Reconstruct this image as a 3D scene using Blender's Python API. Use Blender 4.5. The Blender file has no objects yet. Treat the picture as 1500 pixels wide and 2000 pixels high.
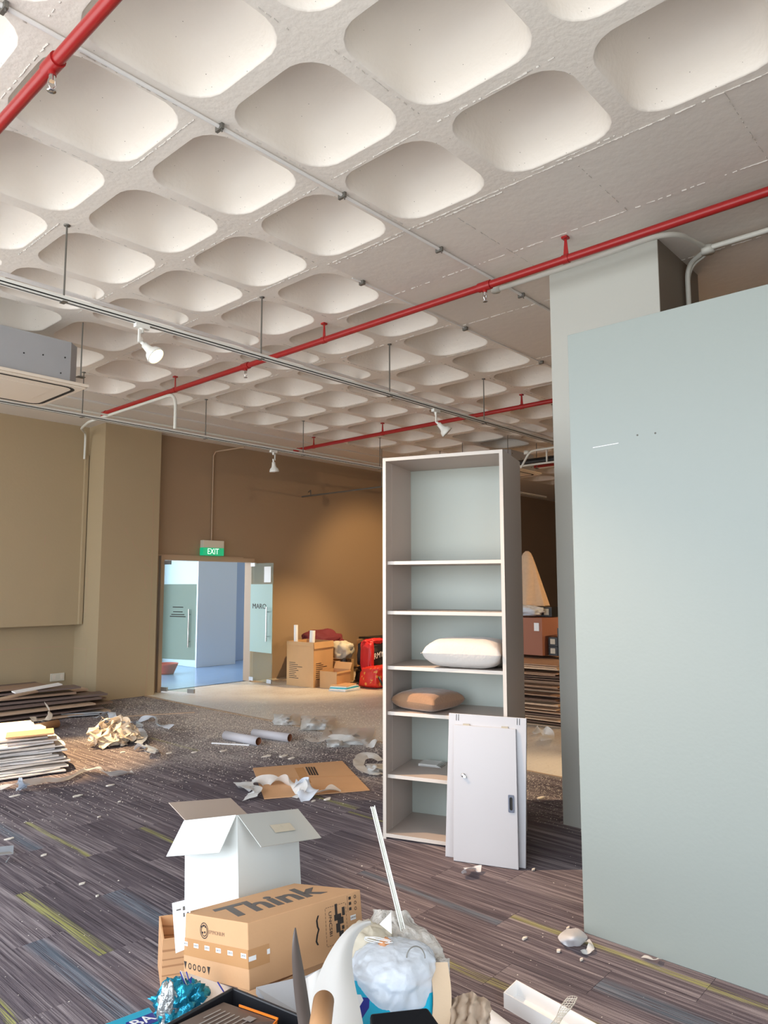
import bpy, bmesh, math, random
from mathutils import Vector, Matrix, noise
R = random.Random(7)
PI = math.pi
COL = bpy.context.scene.collection
SC = bpy.context.scene

def lin(c):
    return c/12.92 if c <= .04045 else ((c+.055)/1.055)**2.4
def rgb(r, g, b): return (lin(r/255), lin(g/255), lin(b/255), 1)

# ---------------------------------------------------------------- camera
YAW, PITCH, ROLL, FPX = .7374, .1015, -.0012, 1404.76
cam_d = bpy.data.cameras.new('camera'); cam = bpy.data.objects.new('camera', cam_d); COL.objects.link(cam)
fw = Vector((math.cos(PITCH)*math.cos(YAW), math.cos(PITCH)*math.sin(YAW), math.sin(PITCH)))
rt0 = Vector((math.sin(YAW), -math.cos(YAW), 0)); up0 = rt0.cross(fw)
rt = math.cos(ROLL)*rt0+math.sin(ROLL)*up0; up = -math.sin(ROLL)*rt0+math.cos(ROLL)*up0
CAM = Vector((0, 0, 1.6))
cam.matrix_world = Matrix(((rt.x, up.x, -fw.x, CAM.x), (rt.y, up.y, -fw.y, CAM.y), (rt.z, up.z, -fw.z, CAM.z), (0, 0, 0, 1)))
cam_d.sensor_fit = 'VERTICAL'; cam_d.sensor_height = 24; cam_d.sensor_width = 18
cam_d.lens = FPX/2000*24; cam_d.clip_start = .02; cam_d.clip_end = 200
SC.camera = cam

# ---------------------------------------------------------------- world, exposure
SC.view_settings.view_transform = 'Standard'; SC.view_settings.look = 'None'
SC.view_settings.gamma = 1; SC.view_settings.use_curve_mapping = False
SC.view_settings.exposure = -.05
SC.cycles.max_bounces = 9; SC.cycles.diffuse_bounces = 6; SC.cycles.glossy_bounces = 3
SC.cycles.transparent_max_bounces = 12; SC.cycles.caustics_reflective = False; SC.cycles.caustics_refractive = False
SC.cycles.sample_clamp_indirect = 6
W = bpy.data.worlds.new('world'); SC.world = W; W.use_nodes = True
wn = W.node_tree; wn.nodes.clear()
wo = wn.nodes.new('ShaderNodeOutputWorld'); wb = wn.nodes.new('ShaderNodeBackground')
wtc = wn.nodes.new('ShaderNodeTexCoord'); wsp = wn.nodes.new('ShaderNodeSeparateXYZ'); wr = wn.nodes.new('ShaderNodeValToRGB')
wr.color_ramp.elements[0].position = .44; wr.color_ramp.elements[0].color = (.78, .80, .80, 1)     # ground and buildings outside
wr.color_ramp.elements[1].position = .56; wr.color_ramp.elements[1].color = (.93, 1.02, 1.12, 1)       # hazy sky
wmr = wn.nodes.new('ShaderNodeMapRange'); wmr.inputs[1].default_value = -1; wmr.inputs[2].default_value = 1
wn.links.new(wtc.outputs['Generated'], wsp.inputs[0]); wn.links.new(wsp.outputs[2], wmr.inputs[0])
wn.links.new(wmr.outputs[0], wr.inputs[0]); wn.links.new(wr.outputs[0], wb.inputs[0])
wb.inputs[1].default_value = 5.2
wn.links.new(wb.outputs[0], wo.inputs[0])
def portal(name, loc, rot, sx, sy):
    d = bpy.data.lights.new(name, 'AREA'); d.shape = 'RECTANGLE'; d.size = sx; d.size_y = sy; d.cycles.is_portal = True
    o = bpy.data.objects.new(name, d); COL.objects.link(o); o.location = loc; o.rotation_euler = rot
portal('window_daylight_portal', (-1.45, 5.0, 1.9), (0, -PI/2, 0), 3.6, 11.3)
portal('rear_fill_portal', (.05, -2.2, 1.75), (PI/2, 0, 0), 3.0, 3.2)  # added rear opening, fill light for faces turned to the back
portal('corridor_daylight_portal', (5.0, 12.3, 1.7), (0, -PI/2, 0), 3.0, 2.5)

# ---------------------------------------------------------------- picture-to-place helpers (world positions on known planes)
def ray(u, v): return (rt*((u-750)/FPX)+up*(-(v-1000)/FPX)+fw)
def P(u, v, z=0.): r = ray(u, v); return CAM+r*((z-1.6)/r.z)
def PX(u, v, x): r = ray(u, v); return CAM+r*(x/r.x)
def PY(u, v, y): r = ray(u, v); return CAM+r*(y/r.y)
def PD(u, v, d): return CAM+ray(u, v).normalized()*d

# ---------------------------------------------------------------- materials
MATS = {}
def mat(name, color, rough=.6, metal=0, spec=.5, bump=0, bscale=40, var=0, vscale=3, alpha=1, emit=None, estr=0, trans=0, speck=None, stretch=None, sheen=0):
    if name in MATS: return MATS[name]
    m = bpy.data.materials.new(name); m.use_nodes = True; nt = m.node_tree; b = nt.nodes['Principled BSDF']
    b.inputs['Roughness'].default_value = rough; b.inputs['Metallic'].default_value = metal
    b.inputs['Specular IOR Level'].default_value = spec; b.inputs['Base Color'].default_value = color
    if sheen: b.inputs['Sheen Weight'].default_value = sheen
    tc = nt.nodes.new('ShaderNodeTexCoord'); co = tc.outputs['Object']
    if stretch:
        mp = nt.nodes.new('ShaderNodeMapping'); mp.inputs['Scale'].default_value = stretch; nt.links.new(co, mp.inputs[0]); co = mp.outputs[0]
    col_out = None
    if var:
        n = nt.nodes.new('ShaderNodeTexNoise'); n.inputs['Scale'].default_value = vscale; n.inputs['Detail'].default_value = 5
        nt.links.new(co, n.inputs['Vector'])
        mx = nt.nodes.new('ShaderNodeMix'); mx.data_type = 'RGBA'
        mx.inputs[6].default_value = tuple(c*(1-var) for c in color[:3])+(1,)
        mx.inputs[7].default_value = tuple(min(1, c*(1+var)) for c in color[:3])+(1,)
        nt.links.new(n.outputs[0], mx.inputs[0]); col_out = mx.outputs[2]
    if speck:
        v = nt.nodes.new('ShaderNodeTexVoronoi'); v.inputs['Scale'].default_value = speck[0]; nt.links.new(tc.outputs['Object'], v.inputs['Vector'])
        lt = nt.nodes.new('ShaderNodeMath'); lt.operation = 'LESS_THAN'; lt.inputs[1].default_value = speck[1]; nt.links.new(v.outputs['Distance'], lt.inputs[0])
        n2 = nt.nodes.new('ShaderNodeTexNoise'); n2.inputs['Scale'].default_value = speck[3]; nt.links.new(tc.outputs['Object'], n2.inputs['Vector'])
        gt = nt.nodes.new('ShaderNodeMath'); gt.operation = 'GREATER_THAN'; gt.inputs[1].default_value = .52; nt.links.new(n2.outputs[0], gt.inputs[0])
        mu = nt.nodes.new('ShaderNodeMath'); mu.operation = 'MULTIPLY'; nt.links.new(lt.outputs[0], mu.inputs[0]); nt.links.new(gt.outputs[0], mu.inputs[1])
        mx2 = nt.nodes.new('ShaderNodeMix'); mx2.data_type = 'RGBA'; mx2.inputs[7].default_value = speck[2]
        if col_out: nt.links.new(col_out, mx2.inputs[6])
        else: mx2.inputs[6].default_value = color
        nt.links.new(mu.outputs[0], mx2.inputs[0]); col_out = mx2.outputs[2]
    if col_out: nt.links.new(col_out, b.inputs['Base Color'])
    if bump:
        n3 = nt.nodes.new('ShaderNodeTexNoise'); n3.inputs['Scale'].default_value = bscale; n3.inputs['Detail'].default_value = 4
        nt.links.new(co, n3.inputs['Vector'])
        bp = nt.nodes.new('ShaderNodeBump'); bp.inputs['Strength'].default_value = bump; bp.inputs['Distance'].default_value = .01
        nt.links.new(n3.outputs[0], bp.inputs['Height']); nt.links.new(bp.outputs[0], b.inputs['Normal'])
    if alpha < 1: b.inputs['Alpha'].default_value = alpha
    if trans: b.inputs['Transmission Weight'].default_value = trans
    if emit: b.inputs['Emission Color'].default_value = emit; b.inputs['Emission Strength'].default_value = estr
    MATS[name] = m; return m

M = dict(
 ceil=mat('painted_concrete', rgb(232, 225, 216), .55, bump=.35, bscale=26, var=.03, vscale=6, speck=(22, .045, rgb(105, 98, 90), 3)),
 ceilflat=mat('painted_concrete_slab', rgb(222, 215, 207), .5, bump=.3, bscale=14, var=.05, vscale=1.2, speck=(9, .025, rgb(150, 142, 130), 2)),
 ridge=mat('dripped_paint', rgb(206, 200, 192), .6, bump=.6, bscale=90, var=.06),
 olive=mat('olive_wall_paint', rgb(172, 154, 124), .6, bump=.12, bscale=30, var=.03, vscale=1.2),
 brown=mat('brown_wall_paint', rgb(158, 134, 108), .6, bump=.12, bscale=30, var=.03, vscale=1.2),
 colr=mat('pale_grey_paint', rgb(190, 191, 184), .55, bump=.1, bscale=25, var=.02, vscale=2),
 part=mat('partition_laminate', rgb(150, 158, 154), .42, bump=.05, bscale=60, var=.015, vscale=1.5),
 darkcol=mat('column_side_shade', rgb(128, 118, 106), .6, var=.03),  # shade of the pale column's side face, put into the colour
 red=mat('red_pipe_enamel', rgb(158, 30, 30), .35, var=.08, vscale=12),
 white=mat('white_enamel', rgb(228, 228, 222), .35),
 conduit=mat('white_conduit', rgb(214, 214, 206), .4, var=.05, vscale=9),
 galv=mat('galvanised_steel', rgb(175, 178, 182), .4, metal=.6, var=.1, vscale=8),
 gconduit=mat('paint_washed_conduit', rgb(224, 222, 220), .5, metal=0, var=.08, vscale=10),
 rod=mat('steel_rod', rgb(120, 118, 112), .45, metal=.6),
 hingeb=mat('hinge_steel', rgb(170, 160, 140), .5),
 black=mat('black_plastic', rgb(22, 22, 24), .4),
 slot=mat('dark_slot', rgb(30, 28, 26), .7),
 chrome=mat('chrome', rgb(215, 215, 215), .15, metal=1),
 acgrey=mat('grey_sheet_metal', rgb(168, 170, 174), .5, metal=.15, var=.06, vscale=5),
 acwhite=mat('ivory_plastic', rgb(226, 214, 198), .45),
 frame=mat('beige_door_frame', rgb(176, 150, 124), .45),
 shelfs=mat('grey_laminate', rgb(178, 166, 158), .45, var=.015, vscale=4),
 shelfb=mat('pale_green_back_board', rgb(180, 188, 181), .45, var=.015, vscale=2),
 edge=mat('white_edging', rgb(206, 197, 188), .45),
 door=mat('light_grey_door_board', rgb(184, 184, 188), .4, var=.01),
 pull=mat('slate_plastic', rgb(92, 100, 118), .35),
 card=mat('cardboard', rgb(205, 160, 118), .75, bump=.08, bscale=60, var=.05, vscale=8),
 card2=mat('tan_cardboard', rgb(200, 158, 112), .75, bump=.08, bscale=60, var=.06, vscale=6),
 tape=mat('brown_packing_tape', rgb(192, 144, 98), .25, var=.03),
 redcard=mat('reddish_cardboard', rgb(158, 104, 82), .75, var=.05),
 inkf=mat('faint_ink', rgb(150, 118, 92), .6),
 palekraft=mat('pale_kraft', rgb(206, 182, 154), .75, bump=.08, bscale=60, var=.04, vscale=8),
 ink=mat('grey_ink', rgb(96, 90, 86), .6),
 inkd=mat('dark_ink', rgb(52, 45, 42), .6),
 paper=mat('white_paper', rgb(238, 238, 238), .6, bump=.05, bscale=20),
 whitecard=mat('white_card', rgb(226, 231, 229), .5, bump=.04, bscale=40),
 greycard=mat('grey_lined_card', rgb(190, 192, 188), .6, var=.03, vscale=5),
 wb_in=mat('pinkish_card_lining', rgb(188, 172, 160), .7, var=.03),
 cream=mat('cream_gauze', rgb(238, 226, 208), .8, var=.05, alpha=.72),
 film=mat('clear_film', rgb(240, 240, 238), .35, alpha=.52, bump=.4, bscale=18),
 film2=mat('milky_film', rgb(224, 231, 241), .24, alpha=.78, bump=.8, bscale=12, var=.06, vscale=12),
 film3=mat('thin_milky_film', rgb(225, 226, 230), .5, alpha=.6, bump=.3, bscale=18),
 bubble=mat('bubble_wrap', rgb(214, 208, 200), .25, alpha=.8, bump=1, bscale=70, var=.05, vscale=20),
 vinyl=mat('white_vinyl', rgb(210, 208, 205), .3),
 cyan=mat('cyan_print', rgb(20, 170, 205), .3),
 navy=mat('navy_print', rgb(24, 38, 140), .3),
 foil=mat('crumpled_foil', rgb(40, 150, 185), .18, metal=.7, bump=.8, bscale=22, var=.5, vscale=14),
 silver=mat('silver_foil', rgb(200, 205, 205), .25, metal=.7, bump=.8, bscale=60, var=.3, vscale=40),
 trayb=mat('black_tray', rgb(40, 40, 44), .35),
 darkbox=mat('dark_brown_carton', rgb(92, 78, 72), .45, var=.05),
 orange=mat('orange_edge', rgb(240, 130, 40), .4),
 wrapper=mat('brown_orange_wrapper', rgb(200, 140, 96), .5, var=.3, vscale=30),
 strip=mat('dark_rubber_strip', rgb(84, 74, 70), .35, spec=.6),
 laptop=mat('navy_black_cover', rgb(12, 15, 22), .6, spec=.2),
 beige=mat('beige_cloth', rgb(196, 174, 152), .8, bump=.2, bscale=14, var=.06, vscale=6, alpha=.72),
 net=mat('foam_net', rgb(212, 202, 186), .6),
 plaster=mat('plasterboard', rgb(222, 214, 206), .75, var=.06, vscale=4, bump=.2, bscale=20),
 plasteredge=mat('torn_board_edge', rgb(200, 198, 198), .8, var=.12, vscale=9),
 wood=mat('dusty_laminate', rgb(150, 124, 104), .6, var=.12, vscale=3, bump=.15, bscale=20, stretch=(1, 12, 12)),
 wood2=mat('dark_dusty_laminate', rgb(112, 96, 90), .6, var=.14, vscale=3, bump=.15, bscale=20, stretch=(1, 12, 12)),
 wood3=mat('pale_board', rgb(190, 164, 140), .6, var=.1, vscale=3, stretch=(1, 12, 12)),
 ply=mat('ply_sheet', rgb(168, 132, 104), .7, var=.15, vscale=5, stretch=(1, 6, 6)),
 ply2=mat('pale_ply_sheet', rgb(206, 176, 146), .7, var=.12, vscale=5, stretch=(1, 6, 6)),
 ply3=mat('dark_ply_sheet', rgb(112, 84, 68), .7, var=.12, vscale=5, stretch=(1, 6, 6)),
 chip=mat('plaster_chips', rgb(226, 218, 206), .8),
 tube=mat('tube_wrap', rgb(196, 194, 200), .5, var=.05),
 tubein=mat('kraft_tube_inside', rgb(150, 96, 66), .8),
 kraft=mat('kraft_tube', rgb(186, 140, 98), .65, var=.05),
 cush1=mat('pale_grey_fabric', rgb(200, 194, 188), .85, bump=.3, bscale=60, var=.04, vscale=8, sheen=.3),
 cush2=mat('brown_fabric', rgb(140, 106, 78), .85, bump=.3, bscale=60, var=.06, vscale=8, sheen=.3),
 maroon=mat('maroon_cloth', rgb(112, 40, 52), .8, bump=.4, bscale=16, var=.1),
 redbag=mat('red_bag', rgb(200, 42, 46), .4, bump=.3, bscale=18, var=.12, vscale=9),
 redbagp=mat('red_patterned_bag', rgb(204, 44, 34), .4, bump=.3, bscale=14, speck=(14, .32, rgb(214, 140, 60), 9)),
 blackbag=mat('black_bag', rgb(30, 28, 32), .4, bump=.5, bscale=14, var=.3, vscale=9),
 offwhite=mat('crumpled_offwhite', rgb(206, 196, 176), .7, bump=.6, bscale=14, var=.08, vscale=8),
 corrf=mat('blue_lit_corridor_floor', rgb(140, 168, 202), .25, var=.1, vscale=3, stretch=(1, 14, 1)),  # cool blue daylight put into the floor colour
 corrw=mat('blue_lit_corridor_wall', rgb(214, 228, 238), .5),  # blue of the corridor daylight tinted into walls and ceiling
 corrd=mat('corridor_door_paint', rgb(160, 182, 208), .45),
 pot=mat('terracotta', rgb(196, 84, 70), .6),
 green=mat('exit_green', rgb(10, 160, 110), .4, emit=rgb(10, 190, 130), estr=.55),
 exitw=mat('exit_letters', rgb(235, 255, 245), .4, emit=rgb(225, 255, 240), estr=1.0),
 lamp=mat('lit_lamp_face', rgb(255, 240, 200), .4, emit=rgb(255, 214, 150), estr=14),
 lampoff=mat('lamp_glass', rgb(235, 235, 228), .2),
 brass=mat('brass_hinge', rgb(190, 170, 120), .3, metal=.8),
 woodcase=mat('wood_print_board', rgb(222, 172, 126), .55, var=.1, vscale=2.2, stretch=(2, 2, 14)),
 woodcased=mat('wood_print_inside', rgb(170, 124, 88), .7, var=.06),
 socket=mat('socket_plastic', rgb(214, 208, 192), .4),
)
def glass_mat(name, color, alpha, rough=.05):
    m = bpy.data.materials.new(name); m.use_nodes = True; nt = m.node_tree; nt.nodes.clear()
    o = nt.nodes.new('ShaderNodeOutputMaterial'); t = nt.nodes.new('ShaderNodeBsdfTransparent'); g = nt.nodes.new('ShaderNodeBsdfPrincipled')
    g.inputs['Base Color'].default_value = color; g.inputs['Roughness'].default_value = rough
    t.inputs[0].default_value = (.93, .98, .96, 1)
    mx = nt.nodes.new('ShaderNodeMixShader'); mx.inputs[0].default_value = alpha
    nt.links.new(t.outputs[0], mx.inputs[1]); nt.links.new(g.outputs[0], mx.inputs[2]); nt.links.new(mx.outputs[0], o.inputs[0])
    return m
def wood_print():
    m = M['woodcase']; nt = m.node_tree; b = nt.nodes['Principled BSDF']; N = nt.nodes.new; L = nt.links.new
    tc = N('ShaderNodeTexCoord'); mp = N('ShaderNodeMapping'); mp.inputs['Scale'].default_value = (1.2, 1.2, 6); L(tc.outputs['Object'], mp.inputs[0])
    w = N('ShaderNodeTexWave'); w.bands_direction = 'Z'; w.inputs['Scale'].default_value = 1.7; w.inputs['Distortion'].default_value = 14; w.inputs['Detail'].default_value = 1.5; w.inputs['Detail Scale'].default_value = .7
    L(mp.outputs[0], w.inputs['Vector']); r_ = N('ShaderNodeValToRGB'); r_.color_ramp.elements[0].position = .04; r_.color_ramp.elements[0].color = rgb(184, 134, 94)
    r_.color_ramp.elements[1].position = .16; r_.color_ramp.elements[1].color = rgb(222, 172, 126); L(w.outputs['Color'], r_.inputs[0]); L(r_.outputs[0], b.inputs['Base Color'])
wood_print()
M['glass'] = glass_mat('door_glass', rgb(170, 200, 195), .12)
M['frost'] = glass_mat('frosted_band', rgb(176, 204, 198), .78, .5)

# carpet tiles: colour decided per plank, streaks along the plank, white dust near the hard floor
def floor_mats():
    m = bpy.data.materials.new('striped_carpet'); m.use_nodes = True; nt = m.node_tree; b = nt.nodes['Principled BSDF']; L = nt.links.new
    N = nt.nodes.new
    def math_(op, a, c=None, d=None):
        n = N('ShaderNodeMath'); n.operation = op
        for i, x in enumerate((a, c, d)):
            if x is None: continue
            if isinstance(x, (int, float)): n.inputs[i].default_value = x
            else: L(x, n.inputs[i])
        return n.outputs[0]
    def mixc(f, a, c):
        n = N('ShaderNodeMix'); n.data_type = 'RGBA'
        for i, x in ((0, f), (6, a), (7, c)):
            if isinstance(x, (tuple, float, int)): n.inputs[i].default_value = x
            else: L(x, n.inputs[i])
        return n.outputs[2]
    def noise_(vec, sc, det=3, rough=.5):
        n = N('ShaderNodeTexNoise'); n.inputs['Scale'].default_value = sc; n.inputs['Detail'].default_value = det; n.inputs['Roughness'].default_value = rough
        L(vec, n.inputs['Vector']); return n.outputs[0]
    def comb(x, y, z=0.):
        n = N('ShaderNodeCombineXYZ')
        for i, q in enumerate((x, y, z)):
            if isinstance(q, (int, float)): n.inputs[i].default_value = q
            else: L(q, n.inputs[i])
        return n.outputs[0]
    geo = N('ShaderNodeNewGeometry'); sp = N('ShaderNodeSeparateXYZ'); L(geo.outputs['Position'], sp.inputs[0])
    X, Y = sp.outputs[0], sp.outputs[1]
    ix = math_('FLOOR', math_('DIVIDE', X, .23))
    off = math_('FRACT', math_('MULTIPLY', ix, .37))
    iy = math_('FLOOR', math_('ADD', math_('DIVIDE', Y, .92), off))
    wn_ = N('ShaderNodeTexWhiteNoise'); wn_.noise_dimensions = '2D'; L(comb(ix, iy), wn_.inputs['Vector'])
    rv = wn_.outputs['Value']; rc = N('ShaderNodeSeparateColor'); L(wn_.outputs['Color'], rc.inputs[0])
    # streaks: fine across X, long along Y, shifted per plank
    sv = comb(math_('ADD', math_('MULTIPLY', X, 60.), math_('MULTIPLY', rv, 50.)), math_('ADD', math_('MULTIPLY', Y, 1.3), math_('MULTIPLY', rc.outputs[0], 30.)), rv)
    s1 = noise_(sv, 1., 3, .6)
    sv2 = comb(math_('ADD', math_('MULTIPLY', X, 250.), math_('MULTIPLY', rv, 90.)), math_('MULTIPLY', Y, 3.), rv)
    s2 = noise_(sv2, 1., 2)
    grain = noise_(comb(math_('MULTIPLY', X, 330.), math_('MULTIPLY', Y, 330.)), 1., 2)
    ramp = N('ShaderNodeValToRGB'); e = ramp.color_ramp.elements
    e[0].position = .34; e[0].color = rgb(76, 70, 76); e[1].position = .68; e[1].color = rgb(158, 149, 151)
    q = ramp.color_ramp.elements.new(.5); q.color = rgb(106, 97, 103)
    bri = math_('ADD', math_('ADD', math_('MULTIPLY', s1, .66), math_('MULTIPLY', s2, .34)), math_('MULTIPLY', math_('SUBTRACT', rc.outputs[1], .5), .10))
    L(math_('ADD', bri, math_('MULTIPLY', math_('SUBTRACT', grain, .5), .16)), ramp.inputs[0]); col = ramp.outputs[0]
    dark = math_('LESS_THAN', s2, .40)
    col = mixc(math_('MULTIPLY', dark, .6), col, rgb(58, 51, 57))
    # green-yellow line on a few planks
    lx = math_('FRACT', math_('DIVIDE', X, .23))
    oi = N('ShaderNodeObjectInfo'); oc = N('ShaderNodeSeparateColor'); L(oi.outputs['Color'], oc.inputs[0])   # accent yarn of each plank
    bm_ = N('ShaderNodeMapRange'); L(math_('DIVIDE', math_('ABSOLUTE', math_('SUBTRACT', lx, oc.outputs[0])), math_('ADD', oc.outputs[1], .001)), bm_.inputs[0]); bm_.inputs[1].default_value = 1.; bm_.inputs[2].default_value = .3; band = bm_.outputs[0]
    isy = math_('LESS_THAN', oc.outputs[2], .25)
    fy = math_('MULTIPLY', math_('MULTIPLY', band, isy), math_('GREATER_THAN', s2, .48))
    col = mixc(math_('MULTIPLY', fy, .55), col, rgb(178, 180, 84))
    isb = math_('MULTIPLY', math_('GREATER_THAN', oc.outputs[2], .25), math_('LESS_THAN', oc.outputs[2], .75))
    fb = math_('MULTIPLY', math_('MULTIPLY', isb, band), math_('GREATER_THAN', s2, .42))
    col = mixc(math_('MULTIPLY', fb, .27), col, rgb(92, 134, 156))
    # plaster dust trodden in beside the hard floor
    dn = noise_(geo.outputs['Position'], 1.1, 4, .6)
    dnf = noise_(geo.outputs['Position'], 55., 3, .7)
    ex = math_('DIVIDE', math_('SUBTRACT', X, 5.5), 1.5); ey = math_('DIVIDE', math_('SUBTRACT', Y, 7.0), 2.6)
    dd = math_('SQRT', math_('ADD', math_('MULTIPLY', ex, ex), math_('MULTIPLY', ey, ey)))
    near = N('ShaderNodeMapRange'); near.inputs[1].default_value = 1.6; near.inputs[2].default_value = .35; L(math_('ADD', dd, math_('MULTIPLY', math_('SUBTRACT', dn, .5), 2.2)), near.inputs[0])
    dust = math_('MULTIPLY', near.outputs[0], math_('GREATER_THAN', math_('ADD', dnf, math_('MULTIPLY', near.outputs[0], .12)), .56))
    col = mixc(math_('MULTIPLY', dust, .85), col, rgb(214, 206, 198))
    L(col, b.inputs['Base Color']); b.inputs['Roughness'].default_value = .95; b.inputs['Specular IOR Level'].default_value = .15
    bp = N('ShaderNodeBump'); bp.inputs['Strength'].default_value = .5; bp.inputs['Distance'].default_value = .004
    L(math_('ADD', grain, s2), bp.inputs['Height']); L(bp.outputs[0], b.inputs['Normal'])
    M['carpet'] = m
    m = bpy.data.materials.new('pale_wood_floor'); m.use_nodes = True; nt = m.node_tree; b = nt.nodes['Principled BSDF']; L = nt.links.new; N = nt.nodes.new
    geo = N('ShaderNodeNewGeometry'); sp = N('ShaderNodeSeparateXYZ'); L(geo.outputs['Position'], sp.inputs[0]); X, Y = sp.outputs[0], sp.outputs[1]
    g = noise_(comb(math_('MULTIPLY', X, 1.6), math_('MULTIPLY', Y, 26.)), 1., 4, .6)
    ramp = N('ShaderNodeValToRGB'); e = ramp.color_ramp.elements
    e[0].position = .3; e[0].color = rgb(172, 154, 138); e[1].position = .7; e[1].color = rgb(212, 198, 180); L(g, ramp.inputs[0]); col = ramp.outputs[0]
    dn = noise_(geo.outputs['Position'], 1.3, 4, .6); dnf = noise_(geo.outputs['Position'], 40., 3, .7)
    near = N('ShaderNodeMapRange'); near.inputs[1].default_value = 9.6; near.inputs[2].default_value = 6.0
    L(math_('ADD', X, math_('MULTIPLY', math_('SUBTRACT', dn, .5), 6.)), near.inputs[0])
    dust = math_('MULTIPLY', near.outputs[0], math_('GREATER_THAN', math_('ADD', dnf, math_('MULTIPLY', near.outputs[0], .14)), .50))
    col = mixc(math_('MULTIPLY', dust, .8), col, rgb(232, 226, 216))
    L(col, b.inputs['Base Color']); b.inputs['Roughness'].default_value = .42
    M['vinylfloor'] = m
floor_mats()

# ---------------------------------------------------------------- mesh building
class MB:
    def __init__(s): s.v = []; s.f = []; s.m = []; s.s = []
    def add(s, vs, fs, mi=0, smooth=False):
        o = len(s.v); s.v += [Vector(v) for v in vs]; s.f += [tuple(i+o for i in f) for f in fs]; s.m += [mi]*len(fs); s.s += [smooth]*len(fs); return s
    def frame(s, o, ax, ay, az, mi=0):
        o, ax, ay, az = Vector(o), Vector(ax), Vector(ay), Vector(az)
        vs = [o, o+ax, o+ax+ay, o+ay, o+az, o+ax+az, o+ax+ay+az, o+ay+az]
        fs = [(0, 3, 2, 1), (4, 5, 6, 7), (0, 1, 5, 4), (1, 2, 6, 5), (2, 3, 7, 6), (3, 0, 4, 7)]
        if ax.cross(ay).dot(az) < 0: fs = [f[::-1] for f in fs]
        return s.add(vs, fs, mi)
    def box(s, x0, y0, z0, x1, y1, z1, mi=0):
        x0, x1 = sorted((x0, x1)); y0, y1 = sorted((y0, y1)); z0, z1 = sorted((z0, z1))
        return s.frame((x0, y0, z0), (x1-x0, 0, 0), (0, y1-y0, 0), (0, 0, z1-z0), mi)
    def slab(s, pts, n, mi=0):   # polygon pts extruded along vector n
        pts = [Vector(p) for p in pts]; n = Vector(n); k = len(pts)
        vs = pts+[p+n for p in pts]
        fs = [tuple(range(k))[::-1], tuple(range(k, 2*k))]+[(i, (i+1) % k, k+(i+1) % k, k+i) for i in range(k)]
        nn = (pts[1]-pts[0]).cross(pts[2]-pts[1])
        if nn.dot(n) < 0: fs = [f[::-1] for f in fs]
        return s.add(vs, fs, mi)
    def tube(s, pts, r, n=10, mi=0, cap=True, r1=None):
        pts = [Vector(p) for p in pts]; rings = []
        for i, p in enumerate(pts):
            d = (pts[min(i+1, len(pts)-1)]-pts[max(i-1, 0)]).normalized()
            a = d.orthogonal().normalized() if i == 0 else (a-d*a.dot(d)).normalized()
            b_ = d.cross(a); rr = r if r1 is None else r+(r1-r)*i/(len(pts)-1)
            rings.append([p+(a*math.cos(2*PI*k/n)+b_*math.sin(2*PI*k/n))*rr for k in range(n)])
        vs = [q for g in rings for q in g]; fs = []
        for i in range(len(pts)-1):
            for k in range(n): fs.append((i*n+k, i*n+(k+1) % n, (i+1)*n+(k+1) % n, (i+1)*n+k))
        s.add(vs, fs, mi, True)
        if cap: s.add(rings[0], [tuple(range(n))[::-1]], mi); s.add(rings[-1], [tuple(range(n))], mi)
        return s
    def lathe(s, o, ax, prof, n=20, mi=0, smooth=True):   # prof: (dist along axis, radius)
        o = Vector(o); ax = Vector(ax).normalized(); a = ax.orthogonal().normalized(); b_ = ax.cross(a)
        vs = [o+ax*t+(a*math.cos(2*PI*k/n)+b_*math.sin(2*PI*k/n))*r for t, r in prof for k in range(n)]
        fs = [(i*n+k, i*n+(k+1) % n, (i+1)*n+(k+1) % n, (i+1)*n+k) for i in range(len(prof)-1) for k in range(n)]
        return s.add(vs, fs, mi, smooth)
    def grid(s, rows, mi=0, smooth=True, close=False):
        h, w = len(rows), len(rows[0]); vs = [p for r_ in rows for p in r_]
        fs = [(i*w+j, i*w+(j+1) % w, (i+1)*w+(j+1) % w, (i+1)*w+j) for i in range(h-1) for j in range(w if close else w-1)]
        return s.add(vs, fs, mi, smooth)
    def sheet(s, rows, t, mi=0):  # thickened grid
        h, w = len(rows), len(rows[0]); rows = [[Vector(p) for p in r_] for r_ in rows]; nn = []
        for i in range(h):
            r_ = []
            for j in range(w):
                a = rows[min(i+1, h-1)][j]-rows[max(i-1, 0)][j]; b_ = rows[i][min(j+1, w-1)]-rows[i][max(j-1, 0)]
                n = a.cross(b_); r_.append(n.normalized() if n.length > 1e-12 else Vector((0, 0, 1)))
            nn.append(r_)
        A = [[rows[i][j]+nn[i][j]*t/2 for j in range(w)] for i in range(h)]
        B = [[rows[i][j]-nn[i][j]*t/2 for j in range(w)] for i in range(h)]
        s.grid([r_[::-1] for r_ in A], mi); s.grid(B, mi)
        def rim(a, b_): s.grid([a, b_], mi, False)
        rim(A[0], B[0]); rim(B[-1], A[-1]); rim([r_[0] for r_ in B], [r_[0] for r_ in A]); rim([r_[-1] for r_ in A], [r_[-1] for r_ in B])
        return s
    def mesh(s, name, mats, off=(0, 0, 0)):
        me = bpy.data.meshes.new(name); o = Vector(off)
        me.from_pydata([tuple(v-o) for v in s.v], [], s.f)
        for m in (mats if isinstance(mats, (list, tuple)) else [mats]): me.materials.append(m)
        me.polygons.foreach_set('material_index', s.m); me.polygons.foreach_set('use_smooth', s.s); me.update()
        return me

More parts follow.
